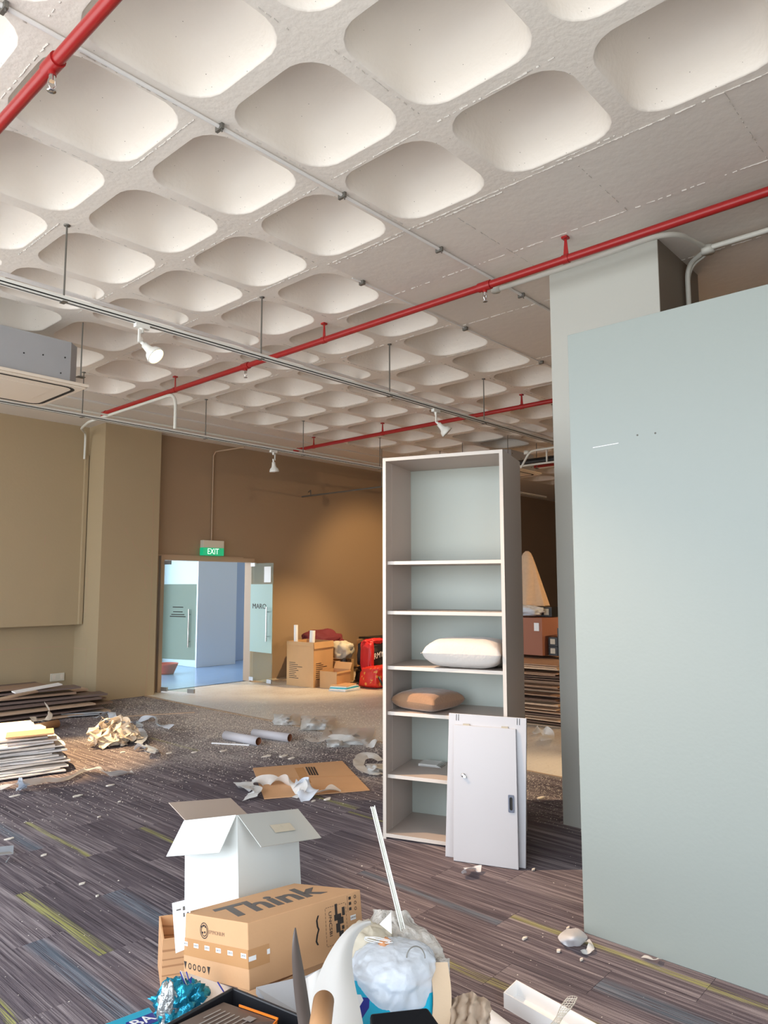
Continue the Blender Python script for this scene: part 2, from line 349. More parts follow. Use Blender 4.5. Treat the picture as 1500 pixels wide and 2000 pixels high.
def obj(name, mb, mats, parent=None, loc=None, bevel=0, kind=None):
    """links one mesh; world-space vertices are re-based on the object's own origin"""
    if isinstance(mb, MB):
        if parent is not None: off = Vector(parent.get('base', (0, 0, 0)))
        elif loc is not None: off = Vector(loc)
        else:
            off = Vector((sum(v.x for v in mb.v)/len(mb.v), sum(v.y for v in mb.v)/len(mb.v), min(v.z for v in mb.v)))
        me = mb.mesh(name, mats, off)
    else: me = mb; off = Vector(loc or (0, 0, 0))
    o = bpy.data.objects.new(name, me); COL.objects.link(o)
    if parent is not None: o.parent = parent
    else: o.location = off
    if parent is None or 'base' not in parent: pass
    o['base'] = tuple(off)
    if bevel:
        b = o.modifiers.new('bevel', 'BEVEL'); b.width = bevel; b.segments = 2; b.limit_method = 'ANGLE'
    if kind: o['kind'] = kind
    return o
def tag(o, label, cat, group=None, kind=None):
    o['label'] = label; o['category'] = cat
    if group: o['group'] = group
    if kind: o['kind'] = kind
    return o
def thing(name, label, cat, base, group=None):
    o = bpy.data.objects.new(name, None); COL.objects.link(o); o.location = base; o['base'] = tuple(base); o.empty_display_size = .1
    return tag(o, label, cat, group)
def copy_tree(src, loc=None, rotz=None, label=None):
    c = src.copy(); COL.objects.link(c)
    if loc is not None: c.location = loc
    if rotz is not None: c.rotation_euler = (0, 0, rotz)
    if label: c['label'] = label
    for ch in list(src.children):
        k = ch.copy(); COL.objects.link(k); k.parent = c
        for g in list(ch.children):
            q = g.copy(); COL.objects.link(q); q.parent = k
    return c
def text(name, s, o, ax, ay, size, material, parent, ext=.0006, shear=0, align='CENTER', scale=(1, 1), bold=0):
    """flat lettering: ax = reading direction, ay = letters' up"""
    cu = bpy.data.curves.new(name, 'FONT'); cu.body = s; cu.size = size; cu.extrude = ext; cu.align_x = align; cu.align_y = 'CENTER'; cu.shear = shear
    cu.resolution_u = 3; cu.offset = bold
    t = bpy.data.objects.new(name, cu); COL.objects.link(t)
    bpy.context.view_layer.update()
    me = bpy.data.meshes.new_from_object(t.evaluated_get(bpy.context.evaluated_depsgraph_get()))
    COL.objects.unlink(t); bpy.data.objects.remove(t)
    ax = Vector(ax).normalized(); ay = Vector(ay); ay = (ay-ax*ay.dot(ax)).normalized(); az = ax.cross(ay)
    off = Vector(parent.get('base', (0, 0, 0))); oo = Vector(o)-off
    for v in me.vertices:
        c = v.co.copy(); v.co = oo+ax*c.x*scale[0]+ay*c.y*scale[1]+az*c.z
    me.materials.clear(); me.materials.append(material); me.name = name
    ob = bpy.data.objects.new(name, me); COL.objects.link(ob); ob.parent = parent; ob['base'] = tuple(off)
    return ob
def nz(p, s=1., o=0.): return noise.noise(Vector(p)*s+Vector((o, o*1.7, o*.3)))
def tags_child(o, label): o['label'] = label; return o
def S(name, mb, m, **k): return obj(name, mb, m, loc=(0, 0, 0), kind='structure', **k)

# ================================================================ SETTING
H = 3.85; HS = 3.93; SP = .7483; GX, GY = 1.465, 2.453
XW, XE, YS, YN = -1.5, 19.0, -2.3, 10.73
def floor_build():
    fl = MB(); fl.box(XW-.2, YS-.2, -.16, XE, 10.8, -.012, 0)
    fo = S('floor', fl, [M['carpet']])
    hf = obj('hard_floor', MB().box(5.6, YS, -.012, XE, 10.0, -.0005), [M['vinylfloor']], fo)
    obj('joint_strip', MB().box(5.575, YS, -.012, 5.6, 9.78, .004), [M['frame']], fo)
    tile = MB(); tile.box(.0008, .0008, -.012, .2292, .9192, 0)
    tm = tile.mesh('carpet_tile', [M['carpet']])
    rest = MB(); cand = []
    for ix in range(int(XW/.23)-1, 25):
        off = (ix*.37) % 1.0
        for iy in range(-3, 12):
            x0 = ix*.23; y0 = (iy-off)*.92
            x1 = x0+.23; y1 = y0+.92
            if x0 < XW or y1 < YS or y0 > 10.6 or x1 > 5.58 or y0 < YS: continue
            c = Vector((x0+.115, y0+.46, 0)); d = c-CAM; d2 = Vector((d.dot(rt), d.dot(up), d.dot(fw)))
            vis = False
            for cx in (x0, x1):
                for cy in (y0, (y0+y1)/2, y1):
                    e = Vector((cx, cy, 0))-CAM; z = e.dot(fw)
                    if z > .2 and abs(e.dot(rt)/z) < 750/FPX and abs(e.dot(up)/z) < 1000/FPX: vis = True
            cand.append((0 if vis else 1, d.length, x0, y0))
    cand.sort()
    n = 0; acc = {}
    for (u, v, w_, ty) in ((100, 1632, .10, .1), (75, 1770, .2, .1), (330, 1640, .12, .1), (640, 1580, .16, .1), (705, 1592, .1, .1), (970, 1920, .14, .1), (890, 1888, .14, .1), (1260, 1882, .12, .1), (1450, 1952, .12, .1), (800, 1727, .1, .1), (545, 1535, .16, .1), (170, 1860, .1, .1), (320, 1448, .16, .1), (20, 1990, .16, .1), (245, 1758, .32, .5), (220, 1962, .26, .5), (20, 1628, .25, .5), (1330, 1985, .3, .5), (900, 1775, .16, .5)):
        p = P(u, v); ix = math.floor(p.x/.23); acc[(ix, math.floor(p.y/.92+(ix*.37) % 1.0))] = (p.x/.23-ix, w_, ty, 1)
    for vis, dl, x0, y0 in cand:
        if n < 290 and not vis:
            o = bpy.data.objects.new('carpet_tile', tm); COL.objects.link(o); o.parent = fo; o.location = (x0, y0, 0); n += 1
            k_ = round(x0/.23); o.color = acc.get((k_, math.floor((y0+.46)/.92+(k_*.37) % 1.0)), (0, 0, 1, 1))
        else: rest.box(x0+.0008, y0+.0008, -.012, x0+.2292, y0+.9192, 0)
    if rest.v:
        r = obj('carpet_tiles', rest, [M['carpet']], fo); r['kind'] = 'stuff'
floor_build()

def ceiling_build():
    c = MB(); px0 = GX+2.5*SP; py1 = GY+1.5*SP; yN = GY+7.5*SP
    c.box(px0, YS-.2, H, XE, py1, H+.25)              # flat drop panel round the columns
    c.box(XW-.2, yN, HS, XE, 10.9, H+.25)              # flat strip by the far wall
    c.box(GX+20.5*SP, py1, H, XE, yN, H+.25)
    c.box(XW-.8, YS-.8, H+.62, XE, 10.9, H+.7)       # slab above
    ce = S('ceiling', c, [M['ceilflat']])
    # one coffer: flat rib faces round a rounded dome
    N = 48; h = SP/2+.0002; mb = MB()
    def rim(a, r, th):
        c_, s_ = math.cos(th), math.sin(th); k = a/max(abs(c_), abs(s_)); x, y = c_*k, s_*k
        if min(abs(x), abs(y)) > a-r:
            cx = (a-r)*(1 if c_ > 0 else -1); cy = (a-r)*(1 if s_ > 0 else -1)
            b_ = c_*cx+s_*cy; t = b_+math.sqrt(max(0, b_*b_-(cx*cx+cy*cy-r*r))); x, y = c_*t, s_*t
        return x, y
    ths = [2*PI*k/N for k in range(N)]
    sq = [(math.cos(t)*h/max(abs(math.cos(t)), abs(math.sin(t))), math.sin(t)*h/max(abs(math.cos(t)), abs(math.sin(t))), 0) for t in ths]
    prof = [(0, .326, .165), (.006, .320, .163), (.03, .314, .162), (.08, .306, .162), (.14, .293, .162), (.19, .275, .158), (.23, .246, .15), (.258, .2, .13), (.272, .14, .1), (.277, .06, .05)]
    rings = [[(*rim(a, r, t), z) for t in ths] for z, a, r in prof]
    mb.grid([sq+[sq[0]], rings[0]+[rings[0][0]]], 0, False)
    for i in range(len(rings)-1): mb.grid([rings[i], rings[i+1]], 0, True, True)
    mb.add(rings[-1], [tuple(range(N))], 0, True)
    bm = bmesh.new(); me = mb.mesh('coffer', [M['ceil']]); bm.from_mesh(me); bmesh.ops.remove_doubles(bm, verts=bm.verts, dist=.00005)
    bmesh.ops.recalc_face_normals(bm, faces=bm.faces); bm.to_mesh(me); bm.free()
    for i in range(-3, 21):
        for j in range(-6, 8):
            if i >= 3 and j <= 1: continue
            o = bpy.data.objects.new('coffer', me); COL.objects.link(o); o.parent = ce; o.location = (GX+i*SP, GY+j*SP, H)
    # raised, broken paint ridges left along the formwork joints
    rg = MB(); rr = random.Random(3)
    def ridge(a, b_, w=.006, gap=.3, side=0):
        a, b_ = Vector(a), Vector(b_); L = (b_-a).length; d = (b_-a)/L; n = d.cross(Vector((0, 0, 1))); t = 0
        while t < L:
            l = rr.uniform(.008, .03)
            if rr.random() > gap:
                ww = w*rr.uniform(.3, 1.1); zz = rr.uniform(.002, .006); c0 = a+d*t+n*rr.uniform(-.002, .002)
                c1 = a+d*min(t+l, L)+n*rr.uniform(-.002, .002)
                rg.add([c0-n*ww, c0+n*ww, c1+n*ww, c1-n*ww, c0-Vector((0, 0, zz)), c1-Vector((0, 0, zz*rr.uniform(.5, 1.2)))],
                       [(0, 3, 5, 4), (4, 5, 2, 1), (0, 4, 1), (3, 2, 5)])
            t += l
    for i in range(-3, 12):
        for j in range(-1, 8):
            if i >= 3 and j <= 1: continue
            x, y = GX+i*SP, GY+j*SP; q = SP/2
            # along Y on the rib at +X side, along X on the rib at +Y side
            if rr.random() < .85:
                o_ = rr.choice((-.03, .03)); ridge((x+q+o_, y-q*.85, H), (x+q+o_, y+q*.85, H), .005, rr.uniform(.05, .5))
            if rr.random() < .7:
                o_ = rr.choice((-.028, .03)); ridge((x-q*.8, y+q+o_, H), (x+q*.8, y+q+o_, H), .003, rr.uniform(.35, .7))
    ridge((px0, -2, H), (px0, py1, H), .004, .05)
    for x in (4.05, 4.95, 6.2): ridge((x, -1, H), (x, py1, H), .0025, .3)
    for y in (.92, 1.69, 2.5): ridge((px0, y, H), (4.05 if y < 2 else 8, y, H), .0025, .5)
    ridge((XW, yN-.01, H), (12, yN-.01, H), .004, .2)
    r = obj('paint_ridges', rg, [M['ridge']], ce); r['kind'] = 'stuff'
ceiling_build()

def walls_build():
    # left wall: upper part proud of the lower part
    wl = MB(); wl.box(XW-.2, 10.5, 0, 4.86, 10.95, 1.2); wl.box(XW-.2, 10.28, 1.045, 4.86, 10.95, H+.2)
    S('wall_left', wl, [M['olive']])
    wc = S('column_left', MB().box(4.83, 9.78, 0, 5.72, 10.95, H+.2), [M['olive']])
    # chases filled with pale putty and scratches on the column and wall
    sc = MB()
    def scr(o_, pts, w, t=.0015):
        for a, b_ in zip(pts[:-1], pts[1:]):
            a, b_ = Vector(a), Vector(b_); d = (b_-a); n = o_; s_ = d.cross(n).normalized()*w/2
            sc.frame(a-s_-n*t*.2, d, s_*2, n*t)
    nY = Vector((0, -1, 0)); nX = Vector((-1, 0, 0))
    def F(u, v): p = PY(u, v, 9.78); return p
    scr(nY, [F(300, 960), F(298, 1060), F(296, 1150), F(290, 1270), F(284, 1362)], .014)
    for a, b_ in (((244, 1030), (250, 1044)), ((258, 1056), (262, 1066)), ((264, 1067), (272, 1077)), ((277, 1087), (284, 1100)), ((284, 1098), (293, 1108)), ((279, 1110), (284, 1128)), ((282, 1132), (286, 1150)), ((274, 1340), (279, 1347))):
        scr(nY, [F(*a), F(*b_)], .012)
    def G(u, v): return PX(u, v, 4.83)
    scr(nX, [G(172, 1084), G(168, 1194), G(147, 1194)], .012)
    scr(nX, [G(132, 1262), G(150, 1266), G(169, 1268), G(164, 1352)], .012)
    obj('putty_line', sc, [M['frame']], wc)
    s2 = MB(); sc = s2
    scr(nY, [PY(0, 1270, 10.5), PY(60, 1266, 10.5), PY(128, 1262, 10.5)], .012)
    scr(nY, [PY(89, 1045, 10.28), PY(87, 1064, 10.28)], .012); scr(nY, [PY(86, 1098, 10.28), PY(85, 1110, 10.28)], .012)
    obj('putty_line', s2, [M['frame']], bpy.data.objects['wall_left'])
    # far wall with door opening
    wf = MB(); y0, y1 = 9.95, 10.1
    wf.box(5.70, y0, 0, 5.84, y1, H+.2); wf.box(5.84, y0, 2.05, 7.63, y1, H+.2); wf.box(7.63, y0, 0, XE, y1, H+.2)
    wfo = S('wall_far', wf, [M['brown']])
    fr = MB(); fr.box(5.86, y0-.03, 0, 5.92, y1+.01, 2.055); fr.box(7.57, y0-.03, 0, 7.63, y1+.01, 2.055); fr.box(5.92, y0-.03, 1.99, 7.57, y1+.01, 2.055); fr.box(5.72, y0-.02, 2.055, 7.4, y0, 2.075)
    S('trim_1', fr, [M['frame']])
    # window side, rear and end walls (outside the frame; the window side carries windows, the rear opening is added as fill light)
    ww = MB(); ww.box(XW-.15, YS, 0, XW, 10.95, .1); ww.box(XW-.15, YS, 3.7, XW, 10.95, H+.7); ww.box(XW-.15, YS, .1, XW, -.6, 3.7)
    y = -.6
    while y < 10.9: ww.box(XW-.12, y, .1, XW-.02, y+.1, 3.7); y += 1.6
    S('wall_window_side', ww, [M['colr']])
    wr_ = MB(); wr_.box(1.6, YS-.15, 0, XE, YS, H+.7); wr_.box(XW, YS-.15, 0, 1.6, YS, .1); wr_.box(XW, YS-.15, 3.4, 1.6, YS, H+.7)
    for x in (-1.4, 0.05, 1.5): wr_.box(x, YS-.12, .1, x+.1, YS-.02, 3.4)
    S('wall_rear', wr_, [M['brown']])
    S('wall_end', MB().box(XE, YS-.15, 0, XE+.2, 10.2, H+.7), [M['brown']])
    # pale partition on the right and the pale column behind it
    wp = S('wall_right', MB().box(3.22, YS+.9, 0, 3.30, 1.677, 2.85), [M['part']], bevel=.002)
    h_ = MB()
    for u, v in ((1245, 850), (1280, 846)): p = PX(u, v, 3.22); h_.lathe(p-Vector((.002, 0, 0)), (1, 0, 0), [(0, 0), (0, .004), (.0025, .004)], 10)
    obj('screw_hole', h_, [M['rod']], wp)
    a, b_ = PX(1158, 875, 3.22), PX(1208, 866, 3.22)
    obj('scratch', MB().frame(a-Vector((.001, 0, 0)), b_-a, (0, 0, .003), (.002, 0, 0)), [M['paper']], wp)
    S('column_right', MB().box(4.527, 1.70, 0, 5.278, 2.487, H+.02).box(4.529, 1.697, 0, 5.276, 1.70, H, 1), [M['colr'], M['darkcol']])  # thin dark sheet on the side face stands in for shade
    # corridor beyond the glass doors
    cr = MB(); cr.box(5.72, 10.1, -.15, 12.5, 10.96, -.003); cr.box(5.0, 10.96, -.15, 12.5, 15, -.003)
    S('floor_corridor', cr, [M['corrf']])
    cw = MB(); cw.box(8.12, 12.35, 0, 9.05, 15, H); cw.box(9.05, 12.9, 0, 12.5, 13.05, H)
    cw.box(5.0, 13.6, 0, 8.12, 13.75, .12); cw.box(5.0, 13.6, 3.0, 8.12, 13.75, H); cw.box(7.72, 13.6, 0, 8.12, 13.75, H); cw.box(7.0, 13.55, .12, 7.06, 13.62, 3.0)
    cw.box(12.4, 10.1, 0, 12.5, 10.5, H); cw.box(12.4, 12.7, 0, 12.5, 12.9, H); cw.box(12.4, 10.5, 2.9, 12.5, 12.7, H)
    cw.box(4.9, 10.96, 3.2, 5.0, 13.6, H); cw.box(4.9, 10.96, 0, 5.0, 13.6, .15)
    S('wall_corridor', cw, [M['corrw']])
    S('ceiling_corridor', MB().box(5.72, 10.1, H-.6, 12.5, 10.96, H-.45).box(5.0, 10.96, H-.6, 12.5, 15, H-.45), [M['corrw']])
    d = MB(); d.box(9.1, 12.84, 0, 9.95, 12.9, 2.3); dd = S('door_1', d, [M['corrd']])
    obj('door_handle', MB().tube([(9.2, 12.8, 1.0), (9.2, 12.8, 1.3)], .015), [M['chrome']], dd)
walls_build()

# fittings on walls ------------------------------------------------
def exit_sign():
    x0, x1, y = 6.55, 6.96, 9.95
    t = thing('exit_sign', 'green and white EXIT sign box above the glass doors', 'sign', (x0, y, 2.08))
    obj('housing', MB().box(x0+.01, y-.09, 2.20, x1, y-.002, 2.325), [M['socket']], t, bevel=.006)
    obj('light_panel', MB().box(x0, y-.10, 2.08, x1-.01, y-.01, 2.205), [M['green']], t, bevel=.004)
    text('lettering', 'EXIT', ((x0+x1)/2-.015, y-.102, 2.142), (1, 0, 0), (0, 0, 1), .125, M['exitw'], t, .001, scale=(.85, 1.05))
    o = obj('sign_conduit', MB().tube([(6.76, y-.02, 2.32), (6.76, y-.02, 3.72), (6.78, y-.06, 3.79), (6.95, y-.6, 3.82)], .012, 8), [M['frame']])
    tag(o, 'thin painted conduit dropping down the brown wall to the EXIT sign', 'conduit')
exit_sign()

def door_leaf(hx, ex, ey, mirror, label, words):
    y = 9.93; h = Vector((hx, y, .03)); e = Vector((ex, ey, .03)); d = e-h; L = d.length; dn = d.normalized(); n = Vector((dn.y, -dn.x, 0))*(.012)
    t = thing('glass_door', label, 'door', (hx, y, 0), 'glass door leaves')
    Z = Vector((0, 0, 1))
    obj('glass_pane', MB().frame(h, d, n, Z*1.94), [M['glass']], t)
    side = -n.normalized() if n.y > 0 else n.normalized()
    s = n.normalized(); f0 = h+s*.0125+Z*.47
    obj('frosted_band', MB().frame(f0, d, s*.002, Z*1.12), [M['frost']], t)
    for q, z in ((.0, .0), (L-.12, .0), (.0, 1.9)):
        obj('patch_fitting', MB().frame(h+dn*q-s*.008+Z*(z-.01), dn*.12, s*.03, Z*.06), [M['galv']], t)
    hp = L-.1
    hd = MB()
    for sg in (-.045, .058):
        c0 = h+dn*hp+s*sg
        hd.tube([c0+Z*.66, c0+Z*1.22], .012, 10)
        for z in (.74, 1.14): hd.tube([h+dn*hp+Z*z+s*.006, c0+Z*z], .009, 8)
    obj('pull_handle', hd, [M['chrome']], t)
    if words == 'MARO':
        text('lettering', 'MARO', h+dn*(L*.42)+Z*1.22+s*(.017 if s.x < 0 else -.004), dn if s.x < 0 else -dn, Z, .15, M['inkd'], t, .001, scale=(.95, .8))
        obj('notice_paper', MB().frame(h+dn*(L*.62)+s*.014+Z*1.62, dn*(L*.3), s*.002, Z*.26), [M['paper']], t)
    else:
        tx = MB()
        for k, (w, z) in enumerate(((.2, 1.24), (.18, 1.17), (.25, 1.13), (.3, 1.1))):
            tx.frame(h+dn*(L*.46-w/2)+s*(-.002 if s.x > 0 else .016)+Z*z, dn*w, s*.0015, Z*.012)
        obj('small_print', tx, [M['inkd']], t)
door_leaf(5.93, 6.12, 9.33, False, 'left glass door leaf with frosted band, opened inward by the column', 'x')
door_leaf(7.58, 7.54, 9.30, True, 'right glass door leaf with MARO lettering and a paper notice', 'MARO')

o = obj('plant_pot', MB().lathe((7.2, 11.9, 0), (0, 0, 1), [(0, 0), (0, .13), (.03, .14), (.16, .2), (.19, .21), (.19, .19), (.12, .17), (.12, 0)], 20), [M['pot']])
tag(o, 'squat terracotta pot on the corridor floor behind the left glass door', 'pot')
tk = MB().box(5.735, 9.925, 1.42, 5.80, 9.95, 1.56).box(5.745, 9.915, 1.5, 5.79, 9.93, 1.54)
tag(obj('access_switch', tk, [M['socket']]), 'small ivory access switch on the wall beside the door frame', 'switch')
p = PY(98, 1316, 10.5); p2 = PY(122, 1329, 10.5)
sk = thing('power_socket', 'white double power socket low on the olive wall above the planks', 'socket', (p.x, 10.50, p2.z))
obj('face_plate', MB().box(p.x, 10.485, p2.z, p2.x+.02, 10.499, p.z), [M['socket']], sk, bevel=.003)
obj('outlet', MB().box(p.x+.03, 10.482, p2.z+.025, p.x+.07, 10.486, p.z-.02), [M['acwhite']], sk)
obj('outlet', MB().box(p2.x-.04, 10.482, p2.z+.025, p2.x, 10.486, p.z-.02), [M['acwhite']], sk)

# ================================================================ CEILING SERVICES
def hanger_mb(x, y, z0, z1, flat=True):
    m = MB(); m.tube([(x, y, z1), (x, y, z0)], .006, 8); m.box(x-.03, y-.012, z1-.004, x+.03, y+.012, z1); return m
def red_pipe(x, y0, y1, z, r, hang, sprs, label):
    t = thing('sprinkler_pipe', label, 'pipe', (x, y0, z), 'red sprinkler pipes under the ceiling')
    obj('pipe', MB().tube([(x, y0, z), (x, y1, z)], r, 16), [M['red']], t)
    for y in hang:
        m = MB(); m.slab([(x-.004, y-.022, z+r*.5), (x+.0, y-.008, H-.015), (x+.0, y+.008, H-.015), (x+.004, y+.022, z+r*.5)], (.004, 0, 0))
        m.box(x-.02, y-.02, H-.014, x+.02, y+.02, H); m.tube([(x, y-.022, z), (x, y+.022, z)], r+.004, 16)
        obj('hanger', m, [M['red']], t)
    for y in sprs:
        s = obj('sprinkler_tee', MB().tube([(x, y-.05, z), (x, y+.05, z)], r+.007, 16).tube([(x, y, z), (x, y, z-r-.02)], .016, 12), [M['red']], t)
        h = MB(); h.tube([(x, y, z-r-.015), (x, y, z-r-.045)], .013, 8); b = z-r
        h.tube([(x-.012, y, b-.04), (x-.016, y, b-.06), (x, y, b-.082)], .003, 6); h.tube([(x+.012, y, b-.04), (x+.016, y, b-.06), (x, y, b-.082)], .003, 6)
        h.lathe((x, y, b-.084), (0, 0, -1), [(0, 0), (0, .018), (.003, .018), (.003, 0)], 12)
        obj('sprinkler_head', h, [M['chrome']], s)
    if y1 < 9:
        obj('end_elbow', MB().tube([(x, y1-.05, z), (x, y1+.02, z), (x, y1+.02, z-.06)], r+.006, 12), [M['red']], t)
red_pipe(1.11, -2.2, 9.3, 3.7, .026, [.1, 5.2], [2.82, 6.4], 'red sprinkler pipe crossing the top left corner of the ceiling')
red_pipe(4.10, -2.2, 8.36, 3.7, .026, [2.13, 4.42, 6.77], [2.76, 5.52], 'long red sprinkler pipe crossing from right edge to the left column')
red_pipe(7.27, -1.5, 8.46, 3.7, .026, [2.0, 4.4, 6.63, 8.05], [3.3], 'far red sprinkler pipe behind the bookshelf, third from the camera')
t = red_pipe(11.2, -1.5, 8.4, 3.7, .024, [4.6, 7.0], [], 'dark red sprinkler pipe deepest in the room beyond the bookshelf')

def track(y, x0, x1, z, rods, label, group='lighting tracks'):
    t = thing('lighting_track', label, 'track', (x0, y, z), group)
    m = MB(); m.box(x0, y-.022, z, x1, y+.022, z+.034); obj('rail', m, [M['white']], t)
    obj('contact_slot', MB().box(x0, y-.0235, z+.006, x1, y-.0215, z+.014).box(x0, y-.006, z-.001, x1, y+.006, z+.001), [M['slot']], t)
    for x in rods:
        r = MB(); r.tube([(x, y, H), (x, y, z+.03)], .006, 8); r.lathe((x, y, H), (0, 0, -1), [(0, .02), (.006, .02), (.006, .006)], 12); r.box(x-.015, y-.028, z-.004, x+.015, y+.028, z)
        obj('drop_rod', r, [M['rod']], t)
track(4.365, XW+.1, 12.5, 3.35, [.35, 1.852, 3.385, 4.885, 6.43, 7.95, 9.5], 'white lighting track crossing the room, nearer one carrying the lit spotlight')
track(7.35, XW+.1, 13, 3.365, [-.1, 1.6, 3.365, 4.883, 6.446, 8.0, 9.5], 'white lighting track running close to the far wall')
track(1.35, 5.6, 13, 3.35, [6.2, 8, 9.6], 'lighting track behind the pale column', None)
for yy, zz, x0, x1, lb in ((5.40, H-.012, XW, 12, 'flat white conduit strip under the coffers behind the lit spotlight'), (8.75, HS-.012, XW, 12, 'flat white strip fixed along the slab near the far wall')):
    m = MB().box(x0, yy-.03, zz, x1, yy+.03, zz+.011)
    tag(obj('cable_trunking', m, [M['gconduit']]), lb, 'trunking', 'flat trunking on the ceiling')
m = MB().tube([(XW, 8.0, 3.6), (12, 8.0, 3.6)], .012, 8)
tag(obj('ceiling_conduit', m, [M['conduit']]), 'thin white conduit hanging parallel to the far lighting track', 'conduit')
# steel conduit along a rib with clips
t = thing('rib_conduit', 'grey steel conduit clipped along a ceiling rib from top left to the drop panel', 'conduit', (XW, 2.827, H))
obj('conduit_tube', MB().tube([(XW, 2.827, H-.011), (6.6, 2.827, H-.011)], .010, 10), [M['gconduit']], t)
for x in (.92, 1.917, 2.758, 3.667, 4.7, 5.7):
    obj('clip', MB().box(x-.008, 2.80, H-.03, x+.008, 2.855, H-.001).tube([(x, 2.81, H-.02), (x, 2.808, H-.045)], .004, 6), [M['rod']], t)
t = thing('rib_conduit', 'thin conduit along the edge between coffers and flat slab, behind the first red pipe', 'conduit', (3.3, 3.575, H))
obj('conduit_tube', MB().tube([(3.6, 3.58, H-.01), (9, 3.58, H-.01)], .005, 8), [M['gconduit']], t)
for x in (3.7, 5.0, 6.3): obj('clip', MB().box(x-.012, 3.555, H-.03, x+.012, 3.60, H-.001), [M['rod']], t)

def arc(pts, n=6, r=.12):
    pts = [Vector(p) for p in pts]; out = [pts[0]]
    for a, b_, c in zip(pts[:-2], pts[1:-1], pts[2:]):
        d1 = (a-b_); d2 = (c-b_); rr = min(r, d1.length*.45, d2.length*.45); p, q = b_+d1.normalized()*rr, b_+d2.normalized()*rr
        for k in range(n+1): s = k/n; out.append(p*(1-s)**2+b_*2*s*(1-s)+q*s*s)
    out.append(pts[-1]); return out
# white conduits by the first pipe and round the columns
m = MB().tube(arc([(3.98, 6.55, 3.22), (3.98, 6.55, 3.6), (3.98, 8.5, 3.6), (4.3, 9.4, 3.70), (4.73, 10.19, 3.82), (4.74, 10.22, 3.44)], 6, .15), .017, 10)
tag(obj('white_conduit', m, [M['conduit']]), 'white conduit under the long red pipe, bending down beside the left column', 'conduit')
tag(obj('conduit_cover', MB().box(4.765, 10.235, 1.05, 4.815, 10.28, 3.5), [M['olive']]), 'olive painted trunking in the corner left of the column', 'trunking')
m = MB().tube(arc([(4.30, 2.76, 3.745), (4.30, 2.0, 3.745), (4.30, 1.52, 3.76), (4.72, 1.48, 3.80)], 8, .35), .017, 10)
m.lathe((4.30, 2.80, 3.73), (0, 0, 1), [(0, 0), (0, .035), (.04, .035), (.04, 0)], 14)
tag(obj('white_conduit', m, [M['conduit']]), 'white conduit running under the red pipe over the pale column front', 'conduit')
m = MB().tube(arc([(4.78, -1.5, 3.8), (4.78, 1.48, 3.8)], 4), .017, 10).tube(arc([(4.80, 1.48, 3.8), (4.95, 1.66, 3.8), (4.95, 1.66, 2.2)], 8, .16), .017, 10).tube(arc([(4.83, 1.46, 3.8), (4.98, 1.665, 3.79), (4.98, 1.665, 2.2)], 8, .16), .012, 10)
m.lathe((4.79, 1.47, 3.77), (0, 0, 1), [(0, 0), (0, .042), (.045, .042), (.045, 0)], 16)
tag(obj('white_conduit', m, [M['conduit']]), 'white conduit pair bending down the dark side of the pale column', 'conduit')

def spotlight(x, y, z, aim, lit, label, yawarm=0, power=0, cone=60, color=(1, .72, .42), blend=.7):
    t = thing('track_spotlight', label, 'spotlight', (x, y, z), 'track spotlights')
    a = Vector(aim).normalized(); b = Vector((x, y, z))
    obj('track_adapter', MB().box(x-.05, y-.018, z-.028, x+.05, y+.018, z).lathe((x, y, z-.028), (0, 0, -1), [(0, .016), (.03, .014), (.03, 0)], 12), [M['white']], t)
    k = b+Vector((0, 0, -.12)); side = a.cross(Vector((0, 0, 1))).normalized() if abs(a.z) < .98 else Vector((1, 0, 0))
    arm = MB(); off = side*.028
    arm.frame(b+off+Vector((-.006, -.006, -.13)), (.012, 0, 0), (0, .012, 0), (0, 0, .09)); arm.tube([b+Vector((0, 0, -.05)), b+off+Vector((0, 0, -.05))], .008, 8); arm.tube([k+off, k-off*.3], .009, 8)
    arm.tube([k, k+a*.05], .012, 10)
    obj('bracket_arm', arm, [M['white']], t)
    o = k+a*.045
    obj('lamp_head', MB().lathe(o, a, [(-.01, 0), (-.01, .022), (.03, .026), (.06, .034), (.075, .052), (.105, .062), (.118, .062), (.118, .056), (.09, .05)], 24), [M['white']], t)
    obj('lamp_lens', MB().lathe(o, a, [(.124, 0), (.120, .035), (.110, .056)][::-1], 24), [M['lamp'] if lit else M['lampoff']], t)
    if lit:
        d = bpy.data.lights.new('spot_beam', 'SPOT'); d.energy = power; d.color = color; d.spot_size = math.radians(cone); d.spot_blend = blend; d.shadow_soft_size = .018
        l = bpy.data.objects.new('spot_beam', d); COL.objects.link(l); l.location = o+a*.13; l.rotation_euler = a.to_track_quat('-Z', 'Y').to_euler()
tz = 3.35
def aimat(x, y, z, tx, ty, tzz): return (tx-x, ty-y, tzz-z)
spotlight(2.38, 4.365, tz, aimat(2.38, 4.4, 3.2, 3.3, 2.6, 1.3), True, 'lit white track spotlight glowing warm near the air conditioner', power=600, cone=54, color=(1, .66, .40))
spotlight(5.58, 4.365, tz, (.5, -.55, -.75), False, 'unlit white spotlight on the nearer track above the bookshelf')
spotlight(5.93, 7.35, 3.365, (.12, .0, -1), False, 'unlit white spotlight hanging off the far track before the brown wall')
spotlight(1.9, 7.35, 3.365, aimat(1.9, 7.35, 3.2, 2.75, 7.0, .3), True, 'lit spotlight on the far track beyond the left edge', power=1700, cone=38, color=(1, .68, .34))
spotlight(8.75, 7.35, 3.365, aimat(8.75, 7.35, 3.2, 8.3, 8.9, .2), True, 'lit spotlight on the far track hidden by the bookshelf', power=420, cone=75, color=(1, .7, .36))
